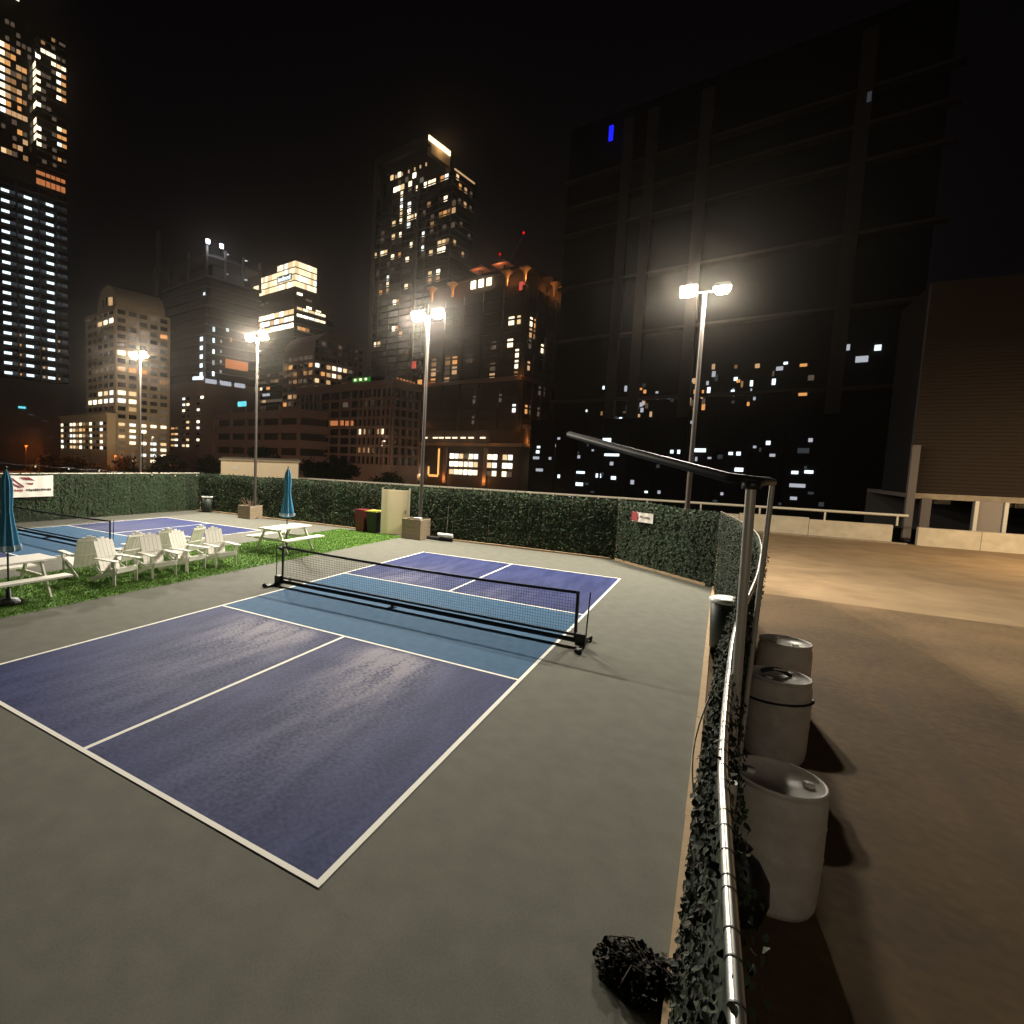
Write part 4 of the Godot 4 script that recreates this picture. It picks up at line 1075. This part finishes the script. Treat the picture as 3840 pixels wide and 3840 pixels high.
func build_seating() -> void:
	var front := ["white slatted garden chair facing the near court, nearest the picnic table on the left", "white slatted garden chair facing the near court, second from the left picnic table", "white slatted garden chair facing the near court, third from the left picnic table", "white slatted garden chair facing the near court, farthest from the left picnic table"]
	var rear := ["white slatted garden chair facing the far court, back to the leftmost chair", "white slatted garden chair facing the far court, mostly hidden behind second chair", "white slatted garden chair facing the far court, mostly hidden behind third chair", "white slatted garden chair facing the far court, hidden behind the farthest chair"]
	var proto := make_chair(front[0])
	var spots := [[-6.42, 2.28, 7.0], [-6.32, 1.22, -9.0], [-6.42, 0.27, 4.0], [-6.28, -0.74, -13.0]]
	for i in 4:
		var c: Node3D = proto
		if i > 0:
			c = proto.duplicate(); c.name = numbered("adirondack_chair"); add_child(c); c.set_meta("label", front[i])
		c.position = Vector3(spots[i][0], 0.006, spots[i][1]); c.rotation_degrees.y = spots[i][2]
	var rs := [[-7.57, 2.38, 171.0], [-7.48, 1.3, 188.0], [-7.58, 0.26, 177.0], [-7.5, -0.7, 190.0]]
	for i in 4:
		var c: Node3D = proto.duplicate(); c.name = numbered("adirondack_chair"); add_child(c); c.set_meta("label", rear[i])
		c.position = Vector3(rs[i][0], 0.006, rs[i][1]); c.rotation_degrees.y = rs[i][2]
	# picnic tables, long along z
	var t := thing("picnic_table", "cream picnic table with attached benches at the left edge", "table", Vector3(-6.68, 0.006, 4.5), 0.0, "picnic tables on the turf")
	var m: Material = M.furniture
	for i in 5: bx("top_board", Vector3(0.146, 0.036, 1.75), Vector3((i - 2) * 0.152, 0.735, 0), m, t)
	for s in [-1.0, 1.0]:
		for i in 2: bx("bench_board", Vector3(0.14, 0.036, 1.85), Vector3(s * (0.67 + 0.146 * i), 0.44, 0), m, t)
	for z in [-0.62, 0.62]:
		bx("cross_beam", Vector3(1.62, 0.08, 0.036), Vector3(0, 0.382, z), m, t)
		bx("top_beam", Vector3(0.72, 0.08, 0.036), Vector3(0, 0.677, z), m, t)
		for s in [-1.0, 1.0]:
			var st := st_new()
			add_bar(st, Vector3(s * 0.28, 0.71, z + 0.037), Vector3(s * 0.66, 0.0, z + 0.037), 0.036, 0.085)
			obj("leg", done(st), m, t)
	var t2: Node3D = t.duplicate()
	t2.name = numbered("picnic_table"); add_child(t2); t2.position = Vector3(-6.62, 0.006, -3.85)
	t2.set_meta("label", "cream picnic table with benches under the closed blue umbrella by the planter")
	# closed umbrellas
	umbrella("closed blue umbrella at the left edge on a black stand", Vector3(-6.2, 0.006, 4.62), 1.02, 2.6)
	umbrella("closed blue umbrella standing through the far picnic table", Vector3(-6.62, 0.006, -3.9), 1.06, 2.66)

func umbrella(label: String, at: Vector3, low: float, high: float) -> void:
	var t := thing("closed_umbrella", label, "umbrella", at, 0.0, "closed blue umbrellas")
	obj("base", lathe([[0.0, 0.0], [0.25, 0.0], [0.26, 0.05], [0.2, 0.08], [0.05, 0.1], [0.045, 0.28], [0.0, 0.28]], 20), M.black, t)
	tube("pole", [Vector3(0, 0.1, 0), Vector3(0, high - 0.04, 0)], 0.019, M.black_steel, t)
	var d := high - low
	obj("canopy", lathe([[0.16, low], [0.19, low + 0.02], [0.17, low + d * 0.15], [0.12, low + d * 0.34], [0.085, low + d * 0.5], [0.1, low + d * 0.75], [0.09, low + d * 0.86], [0.03, low + d * 0.97], [0.0, high]], 48, 0.2, 8), M.umbrella, t)
	obj("valance", lathe([[0.205, low + 0.03], [0.215, low + 0.045], [0.2, low + 0.13]], 48, 0.24, 8), M.umbrella_edge, t)
	obj("finial", lathe([[0.0, high - 0.01], [0.02, high], [0.02, high + 0.04], [0.0, high + 0.06]], 8), M.black, t)

# ---------------------------------------------------------------- small things round the court
func wheelie_bin(label: String, at: Vector3, body: Material, lid: Material) -> void:
	var t := thing("wheelie_bin", label, "bin", at, 0.0, "wheelie bins by the cream door")
	var st := st_new(); st.set_smooth_group(-1)
	var lo := []; var hi := []
	for q in [[-1, -1], [1, -1], [1, 1], [-1, 1]]:
		lo.append(Vector3(q[0] * 0.19, 0.03, q[1] * 0.21)); hi.append(Vector3(q[0] * 0.245, 0.88, q[1] * 0.27))
	for k in 4: quad(st, lo[k], lo[(k + 1) % 4], hi[(k + 1) % 4], hi[k])
	quad(st, lo[3], lo[2], lo[1], lo[0])
	obj("body", done(st), body, t)
	st = st_new(); st.set_smooth_group(-1)
	add_box(st, Vector3(0, 0.9, 0), Vector3(0.53, 0.04, 0.58)); add_box(st, Vector3(0, 0.93, 0.0), Vector3(0.43, 0.02, 0.46))
	obj("lid", done(st), lid, t)
	for s in [-1.0, 1.0]: obj("wheel", lathe([[0.0, -0.025], [0.09, -0.025], [0.09, 0.025], [0.0, 0.025]], 14), M.black, t, Vector3(s * 0.22, 0.09, -0.22), Vector3(0, 0, 90))
	tube("handle", [Vector3(-0.2, 0.9, -0.31), Vector3(0.2, 0.9, -0.31)], 0.018, M.black, t)

func build_court_side_things() -> void:
	wheelie_bin("dark red wheelie bin in front of the far ivy fence", Vector3(-7.36, 0, -9.5), M.red_plastic, M.red_plastic)
	wheelie_bin("black wheelie bin with a yellow lid beside the cream door", Vector3(-6.78, 0, -9.5), M.black, M.yellow_plastic)
	var d := thing("cream_door", "plain cream door panel set in the far ivy fence beside the bins", "door", Vector3(-5.86, 0, -9.62), 27.0)
	bx("leaf", Vector3(1.04, 1.8, 0.05), Vector3(0, 0.93, 0), M.cream, d)
	for s in [-1.0, 1.0]: bx("jamb", Vector3(0.06, 1.9, 0.09), Vector3(s * 0.55, 0.95, 0), M.rail_paint, d)
	bx("handle", Vector3(0.03, 0.14, 0.05), Vector3(0.42, 0.95, 0.05), M.black, d)
	# planters round the pole feet
	for k in 2:
		var p := thing("planter", ["tan wooden box planter at the foot of the pole by the cream door", "wooden planter of dry plants at the foot of the pole by the far court"][k], "planter", [Vector3(-4.78, 0, -9.42), Vector3(-13.85, 0, -9.45)][k], 0.0, "box planters at the pole feet")
		var h: float = [0.78, 0.62][k]
		for i in 5:
			bx("front_board", Vector3(0.82, h / 5 - 0.008, 0.03), Vector3(0, h * (i + 0.5) / 5, 0.4), M.planter, p)
			for s in [-1.0, 1.0]: bx("side_board", Vector3(0.03, h / 5 - 0.008, 0.77), Vector3(s * 0.396, h * (i + 0.5) / 5, 0.0), M.planter, p)
			bx("rear_board", Vector3(0.82, h / 5 - 0.008, 0.03), Vector3(0, h * (i + 0.5) / 5, -0.4), M.planter, p)
		bx("soil", Vector3(0.76, 0.1, 0.76), Vector3(0, h - 0.1, 0), M.bark, p)
		if k == 1:
			for i in 26:
				var a := rng.randf() * TAU; var r := rng.randf() * 0.3
				var b := Vector3(cos(a) * r, h - 0.06, sin(a) * r)
				var pts := [b, b + Vector3(cos(a) * 0.08, rng.randf_range(0.12, 0.3), sin(a) * 0.08), b + Vector3(cos(a) * 0.22, rng.randf_range(0.2, 0.5), sin(a) * 0.22)]
				tube("stem", pts, [0.012, 0.01, 0.004], mat("dry_stem", srgb(0.2, 0.13, 0.09), 0.9), p, 4)
		else:
			bx("white_tub", Vector3(0.3, 0.1, 0.24), Vector3(0.12, h + 0.0, 0.12), M.white_plastic, p)
	var fr := thing("roller_squeegee", "white foam roller squeegee lying low beside the box planter", "squeegee", Vector3(-3.75, 0, -9.6))
	tube("roller", [Vector3(-0.1, 0.24, 0.1), Vector3(0.5, 0.24, 0.1)], 0.07, M.white_plastic, fr, 12)
	tube("frame", [Vector3(-0.6, 0.07, 0.0), Vector3(0.45, 0.07, 0.0)], 0.07, M.black, fr)
	for x in [-0.08, 0.46]: tube("bracket", [Vector3(x, 0.07, 0.0), Vector3(x, 0.24, 0.1)], 0.014, M.black_steel, fr, 6)
	tube("handle", [Vector3(0.2, 0.1, 0.0), Vector3(0.14, 1.35, -0.2)], 0.013, M.galvanised, fr, 6)
	# litter bin on the far left corner
	var lb := thing("litter_bin", "dark litter bin with a pale rim in the far left corner", "bin", Vector3(-17.2, 0, -9.7))
	obj("body", lathe([[0.0, 0.0], [0.22, 0.0], [0.27, 0.78], [0.25, 0.78], [0.2, 0.1], [0.0, 0.1]], 18), M.dark_green, lb)
	obj("rim", lathe([[0.24, 0.76], [0.29, 0.77], [0.29, 0.82], [0.24, 0.82]], 18), M.white_plastic, lb)
	banner("white banner with dark red swoosh stripes hung on the left ivy fence", Vector3(-18.22, 1.47, -1.58), 90.0, 1.68, 0.88, true)
	banner("small white banner with a red block on the far ivy fence near the corner", Vector3(3.2, 1.55, -9.0), -42.0, 0.86, 0.3, false)
	string_lights()
	# pale shed beyond the far fence
	var s := thing("shed", "low cream metal shed standing behind the far ivy fence", "shed", Vector3(-25.9, 0, -22.6), 41.0)
	for i in 6: bx("wall_panel", Vector3(0.97, 2.62, 0.06), Vector3((i - 2.5) * 0.98, 1.31, 1.2), M.cream, s)
	for x in [-2.94, 2.94]: bx("end_wall", Vector3(0.06, 2.62, 2.4), Vector3(x, 1.31, 0), M.cream, s)
	bx("rear_wall", Vector3(5.88, 2.62, 0.06), Vector3(0, 1.31, -1.2), M.cream, s)
	bx("roof", Vector3(6.2, 0.12, 2.8), Vector3(0, 2.7, 0), M.wall_worn, s, Vector3(3, 0, 0))
	bx("vent", Vector3(0.5, 0.3, 0.04), Vector3(-1.9, 2.0, 1.25), M.rail_paint, s)
	# the dark clump at the foot of the near ivy
	var g := thing("ivy_clump", "dark clump of fallen ivy heaped at the foot of the near fence", "ivy", Vector3(5.03, 0, 6.12))
	var spots := []
	for i in 2200:
		var a := rng.randf() * TAU; var r := sqrt(rng.randf())
		var lump: Array = [[-0.12, 0.02, 0.13, 0.19], [0.02, 0.06, 0.15, 0.13], [0.14, -0.02, 0.12, 0.2], [-0.02, -0.1, 0.1, 0.08]][rng.randi() % 4]
		spots.append(Vector3(lump[0] + cos(a) * r * lump[2], rng.randf() * 0.8 * lump[3] * (1.0 - r * r * 0.8) + 0.01, lump[1] + sin(a) * r * lump[2] * 1.2))
	var mm := MultiMesh.new()
	mm.transform_format = MultiMesh.TRANSFORM_3D; mm.use_colors = true; mm.mesh = meshes["leaf"]; mm.instance_count = spots.size()
	for i in spots.size():
		mm.set_instance_transform(i, Transform3D(Basis.from_euler(Vector3(rng.randf() * TAU, rng.randf() * TAU, 0)) * Basis.from_scale(Vector3.ONE * rng.randf_range(0.018, 0.04)), spots[i]))
		var k := rng.randf_range(0.4, 1.2)
		mm.set_instance_color(i, Color(0.022 * k, 0.02 * k, 0.013 * k) if i % 9 else Color(0.06 * k, 0.035 * k, 0.02 * k))
	var mi := MultiMeshInstance3D.new()
	mi.name = "foliage"; mi.multimesh = mm; mi.material_override = M.leaf; mi.set_meta("kind", "stuff")
	g.add_child(mi)
	for i in 5:
		var a := rng.randf() * TAU
		tube("stem", [Vector3(0.1, 0.02, 0), Vector3(cos(a) * 0.12, 0.14, sin(a) * 0.12), Vector3(cos(a) * 0.26, 0.05, sin(a) * 0.22)], 0.006, M.bark, g, 5)

func banner(label: String, at: Vector3, turn: float, w: float, h: float, big: bool) -> void:
	var t := thing("banner", label, "banner", at, turn)
	var n := 14
	var st := st_new(); st.set_smooth_group(0)
	for i in n:
		var x0 := -w / 2 + w * i / n; var x1 := -w / 2 + w * (i + 1) / n
		var z0 := 0.012 * sin(i * 1.3); var z1 := 0.012 * sin((i + 1) * 1.3)
		var s0 := 0.03 * h * sin(PI * i / n); var s1 := 0.03 * h * sin(PI * (i + 1) / n)
		quad(st, Vector3(x0, -h / 2, z0), Vector3(x0, h / 2 - s0, z0), Vector3(x1, h / 2 - s1, z1), Vector3(x1, -h / 2, z1))
		quad(st, Vector3(x1, -h / 2, z1 - 0.004), Vector3(x1, h / 2 - s1, z1 - 0.004), Vector3(x0, h / 2 - s0, z0 - 0.004), Vector3(x0, -h / 2, z0 - 0.004))
	obj("cloth", done(st), mat("banner_white", srgb(0.7, 0.66, 0.6), 0.7), t)
	var red := mat("banner_red", srgb(0.16, 0.012, 0.016), 0.7); var dark := mat("banner_dark", srgb(0.06, 0.045, 0.045), 0.7); var pink := mat("banner_pink", srgb(0.3, 0.09, 0.09), 0.7)
	if big:
		for q in [[[-0.8, 0.3], [-0.74, 0.34], [-0.3, 0.0], [-0.34, -0.05]], [[-0.82, 0.1], [-0.8, 0.18], [-0.42, -0.03], [-0.36, -0.04], [-0.5, -0.06]], [[-0.5, 0.36], [-0.12, 0.36], [0.12, 0.22], [-0.2, 0.24]], [[-0.25, 0.13], [0.06, 0.13], [0.02, 0.05], [-0.12, 0.06]]]:
			stripe(t, q, red)
		for i in 4: bx("letter", Vector3(0.06, 0.085, 0.004), Vector3(-0.64 + i * 0.085, -0.16, 0.017), pink, t)
		for i in 12: bx("letter", Vector3(0.05 + 0.012 * (i % 3), 0.07 + 0.02 * ((i * 5) % 3) / 2.0, 0.004), Vector3(-0.2 + i * 0.082, -0.15 - (0.02 if i == 2 else 0.0), 0.017), dark, t)
	else:
		stripe(t, [[-0.43, 0.15], [-0.2, 0.14], [-0.16, -0.05], [-0.22, -0.14], [-0.43, -0.13]], mat("banner_red_block", srgb(0.3, 0.035, 0.05), 0.7))
		for i in 7: bx("letter", Vector3(0.04, 0.06, 0.004), Vector3(-0.06 + i * 0.055, 0.02 - 0.003 * i, 0.017), pink if i < 0 else mat("banner_grey", srgb(0.2, 0.17, 0.14), 0.7), t)
	for x in [-w / 2 + 0.03, w / 2 - 0.03]:
		tube("tie", [Vector3(x, h / 2 - 0.02, 0.0), Vector3(x, h / 2 + 0.05, -0.08)], 0.005, M.black, t, 5)

func stripe(t: Node3D, q: Array, m: Material) -> void:
	var st := st_new(); st.set_smooth_group(-1)
	for i in range(1, q.size() - 1):
		for p in [q[0], q[i], q[i + 1]]: st.add_vertex(Vector3(p[0], p[1], 0.017))
	obj("emblem_stripe", done(st), m, t)

func string_lights() -> void:
	var t := thing("string_lights", "string of small white bulbs along the top of the left ivy fence", "string lights", Vector3(-18.3, 0, 0))
	var pts := []
	for i in 15:
		var z := -0.4 - i * 0.68
		pts.append(Vector3(0, (2.4 if i < 1 else lerpf(2.4, 1.9, minf(i / 11.0, 1.0))) - 0.03 * (i % 2), z))
	tube("cable", pts, 0.006, M.black, t, 5)
	for i in 15:
		if i % 2 == 1: continue
		obj("bulb", lathe([[0.0, -0.08], [0.028, -0.06], [0.03, -0.035], [0.012, 0.0], [0.0, 0.0]], 10), M.bulb, t, pts[i] + Vector3(0, -0.01, 0))

# ---------------------------------------------------------------- right of the fence
func build_right_side_things() -> void:
	var body := lathe([[0.0, 0.0], [0.23, 0.0], [0.255, 0.015], [0.272, 0.06], [0.28, 0.14], [0.284, 0.4], [0.288, 0.42], [0.284, 0.44], [0.284, 0.62], [0.288, 0.64], [0.284, 0.66], [0.282, 0.8], [0.27, 0.85], [0.266, 0.875], [0.276, 0.882], [0.276, 0.902], [0.262, 0.905], [0.254, 0.885], [0.0, 0.878]], 36)
	var bung := lathe([[0.0, 0.0], [0.035, 0.0], [0.035, 0.022], [0.0, 0.022]], 12)
	var labels := ["white plastic drum nearest the camera, standing alone in front", "white plastic drum with a black band and black handle on top, second from camera", "white plastic drum third from the camera behind the banded drum"]
	var at := [Vector3(5.71, -0.008, 4.86), Vector3(5.88, -0.008, 2.4), Vector3(6.04, -0.008, 0.86)]
	for i in 3:
		var t := thing("plastic_drum", labels[i], "drum", at[i], [20.0, 70.0, 140.0][i], "white plastic drums beside the fence")
		obj("body", body, M.drum, t)
		for s in [-1.0, 1.0]: obj("bung", bung, M.white_plastic, t, Vector3(s * 0.16, 0.882, 0.05 * s))
		if i == 1:
			var pts := []
			for k in 33: pts.append(Vector3(cos(TAU * k / 32.0) * 0.297, 0.665 + 0.03 * sin(TAU * k / 32.0), sin(TAU * k / 32.0) * 0.297))
			tube("band", pts, 0.012, M.black, t, 6)
			var hp := []
			for k in 9: hp.append(Vector3(-0.02 + 0.1 * (k / 8.0), 0.89 + 0.05 * sin(PI * k / 8.0), -0.16 + 0.24 * (k / 8.0)))
			tube("handle", hp, 0.02, M.black, t, 8)
			tube("clasp", [Vector3(0.0, 0.945, -0.06), Vector3(0.05, 0.945, 0.04)], 0.013, M.galvanised, t, 8)
	# the lidded bin inside the fence
	var b := thing("lidded_bin", "dark bin with a white lid pressed against the leaning ivy fence", "bin", Vector3(5.42, 0.0, -1.3))
	obj("body", lathe([[0.0, 0.0], [0.2, 0.0], [0.24, 0.86], [0.0, 0.86]], 20), M.dark_green, b)
	obj("lid", lathe([[0.0, 0.85], [0.26, 0.85], [0.265, 0.9], [0.2, 0.93], [0.0, 0.94]], 24), M.white_plastic, b)
	# black rounded shape between the fence and the first drum
	var s := thing("black_shape", "black rounded sack between the fence and the nearest white drum", "sack", Vector3(5.53, -0.008, 5.2))
	obj("shape_body", lathe([[0.0, 0.0], [0.13, 0.01], [0.16, 0.14], [0.15, 0.3], [0.09, 0.42], [0.03, 0.46], [0.05, 0.5], [0.0, 0.5]], 20, 0.05, 5), M.black, s)
	obj("tie", lathe([[0.034, 0.445], [0.042, 0.455], [0.034, 0.47]], 10), M.white_plastic, s)
	# two tall posts carrying a black arm
	var g := thing("tall_frame", "tall grey posts beside the ivy fence carrying a black arm over the court", "frame", Vector3(0, 0, 0))
	tube("post", [Vector3(5.39, -0.01, 6.3), Vector3(5.345, 2.96, 6.32)], 0.022, M.post_paint, g, 14)
	tube("post", [Vector3(5.47, -0.01, 4.58), Vector3(5.53, 2.97, 4.6)], 0.018, M.post_paint, g, 12)
	tube("arm", [Vector3(5.53, 2.965, 4.6), Vector3(5.47, 2.98, 5.2), Vector3(5.39, 2.985, 6.1), Vector3(5.33, 2.99, 6.33), Vector3(5.25, 3.0, 6.26), Vector3(4.7, 3.14, 5.55), Vector3(4.1, 3.3, 4.75)], 0.026, M.black_tube, g, 12)
	obj("cap", lathe([[0.0, 0.0], [0.04, 0.0], [0.04, 0.03], [0.0, 0.05]], 12), M.black, g, Vector3(5.345, 2.95, 6.32))

# ---------------------------------------------------------------- trees and street lamps beyond the deck
func tree(label: String, at: Vector3, height: float, spread: float, leaves: int) -> void:
	var t := thing("tree", label, "tree", at, 0.0, "dark trees beyond the deck")
	var st := st_new()
	add_tube(st, [Vector3.ZERO, Vector3(0.1, height * 0.35, 0), Vector3(0, height * 0.75, 0.1)], [0.28, 0.2, 0.06], 8)
	for i in 7:
		var a := TAU * i / 7.0 + rng.randf()
		var h := height * rng.randf_range(0.35, 0.6)
		add_tube(st, [Vector3(0.05, h, 0), Vector3(cos(a) * spread * 0.4, h + height * 0.16, sin(a) * spread * 0.4), Vector3(cos(a) * spread * 0.8, h + height * 0.26, sin(a) * spread * 0.8)], [0.09, 0.06, 0.02], 5)
	obj("trunk", done(st), M.bark, t)
	var clumps := []
	for i in 26:
		var a := rng.randf() * TAU; var r := sqrt(rng.randf()) * spread
		clumps.append([Vector3(cos(a) * r, height * (0.5 + 0.42 * rng.randf() * (1.0 - 0.5 * r / spread)), sin(a) * r), rng.randf_range(0.5, 1.1)])
	var mm := MultiMesh.new()
	mm.transform_format = MultiMesh.TRANSFORM_3D; mm.use_colors = true; mm.mesh = meshes["leaf"]; mm.instance_count = leaves
	for i in leaves:
		var c: Array = clumps[rng.randi() % clumps.size()]
		var d: Vector3 = Vector3(rng.randfn(), rng.randfn() * 0.75, rng.randfn()) * 0.5 * c[1]
		mm.set_instance_transform(i, Transform3D(Basis.from_euler(Vector3(rng.randf() * TAU, rng.randf() * TAU, rng.randf() * TAU)) * Basis.from_scale(Vector3.ONE * rng.randf_range(0.22, 0.42)), c[0] + d))
		var k := rng.randf_range(0.5, 1.3)
		mm.set_instance_color(i, Color(0.03 * k, 0.05 * k, 0.02 * k))
	var mi := MultiMeshInstance3D.new()
	mi.set_meta("kind", "stuff"); mi.name = "crown"; mi.multimesh = mm; mi.material_override = M.leaf
	t.add_child(mi)

func build_trees() -> void:
	var spots := [[-74, -32, 12.3, 3.4, "dark tree at the far left beside the orange lamp glow"], [-68, -37.5, 11.8, 3.2, "low dark tree in front of the orange lit stone tower foot"], [-62, -41, 12.0, 3.6, "dark tree below the leftmost light pole's lamp"], [-57, -46, 12.6, 3.6, "dark round tree just left of the cream shed"], [-51.5, -49, 13.4, 3.0, "taller dark tree touching the left end of the shed roof"], [-45.5, -58, 13.6, 3.8, "dark tree rising behind the cream shed"], [-38, -62, 11.0, 3.0, "dark low tree right of the closed blue umbrella"]]
	for s in spots: tree(s[4], Vector3(s[0], GROUND_Y, s[1]), s[2] + 1.2, s[3] * 1.15, 6500)

func build_street_lamps() -> void:
	for q in [[-118.0, 6.5, -62.0, "tall mast with a floodlight aimed at the beige stone tower, left one"], [-104.0, 6.5, -66.0, "tall mast with a floodlight aimed at the beige stone tower, right one"]]:
		var fm := thing("floodlight_mast", q[3], "floodlight", Vector3(q[0], GROUND_Y, q[2]), 0.0, "floodlight masts before the stone tower")
		tube("pole", [Vector3(0, 0, 0), Vector3(0, q[1] - GROUND_Y, 0)], [0.14, 0.08], M.pole_paint, fm)
		bx("lamp_head", Vector3(0.5, 0.4, 0.3), Vector3(0, q[1] - GROUND_Y + 0.2, 0.1), M.black, fm)
		bx("lens", Vector3(0.42, 0.3, 0.04), Vector3(0, q[1] - GROUND_Y + 0.2, -0.08), M.street_lens, fm)
		var sp := SpotLight3D.new()
		sp.name = "light"; fm.add_child(sp)
		sp.position = Vector3(0, q[1] - GROUND_Y + 0.25, -0.25); sp.look_at_from_position(fm.position + sp.position, Vector3(-146, 24, -80))
		sp.spot_angle = 42.0; sp.spot_angle_attenuation = 0.5; sp.light_energy = 200.0; sp.light_color = Color(1.0, 0.9, 0.74); sp.light_size = 0.15; sp.spot_range = 300.0; sp.spot_attenuation = 2.0; sp.shadow_enabled = true
	# x, y, z, sodium?, energy
	var lamps := [[-76.3, 3.2, -28.6, true, 20.8], [-71.5, 2.2, -38.8, true, 24.0], [-67.0, 1.0, -45.0, true, 12.8], [-60.0, 0.8, -50.0, false, 4.4], [-72.0, -1.0, -62.0, false, 25.3], [-56.0, 1.0, -72.0, false, 22.0], [-41.0, 0.6, -78.0, false, 25.3], [-34.0, 3.8, -84.0, false, 14.3], [-16.0, -1.5, -60.0, false, 5.5], [-47.5, 6.4, -76.0, false, 6.6], [-95.0, 6.0, -62.0, false, 12.1]]
	var labels := ["orange sodium street lamp at the far left edge beyond the ivy fence", "orange street lamp before the stone tower's foot", "small orange street lamp right of the stone tower's foot", "small white street lamp among the dark trees", "white street lamp in front of the car park", "white street lamp between car park and office block", "white street lamp low in front of the office block", "white street lamp left of the hotel podium", "dim white street lamp right of the hotel", "white street lamp halfway up before the office block", "white street lamp between skyscraper and stone tower"]
	for i in lamps.size():
		var q: Array = lamps[i]
		var t := thing("street_lamp", labels[i], "street lamp", Vector3(q[0], GROUND_Y, q[2]), 0.0, "street lamps below the deck")
		var h: float = q[1] - GROUND_Y
		tube("pole", [Vector3(0, 0, 0), Vector3(0, h - 0.1, 0), Vector3(0.25, h + 0.12, 0.1), Vector3(0.5, h + 0.15, 0.2)], [0.09, 0.06, 0.05, 0.05], M.pole_paint, t)
		bx("lamp_head", Vector3(0.5, 0.1, 0.3), Vector3(0.6, h + 0.14, 0.25), M.pole_paint, t)
		obj("lens", lathe([[0.0, -0.2], [0.12, -0.17], [0.17, -0.08], [0.17, 0.0], [0.0, 0.0]], 12), M.sodium if q[3] else M.street_lens, t, Vector3(0.6, h + 0.09, 0.25))
		omni(t, Vector3(0.6, h - 0.0, 0.25), Color(1.0, 0.48, 0.16) if q[3] else Color(1.0, 0.86, 0.72), q[4], 0.08)
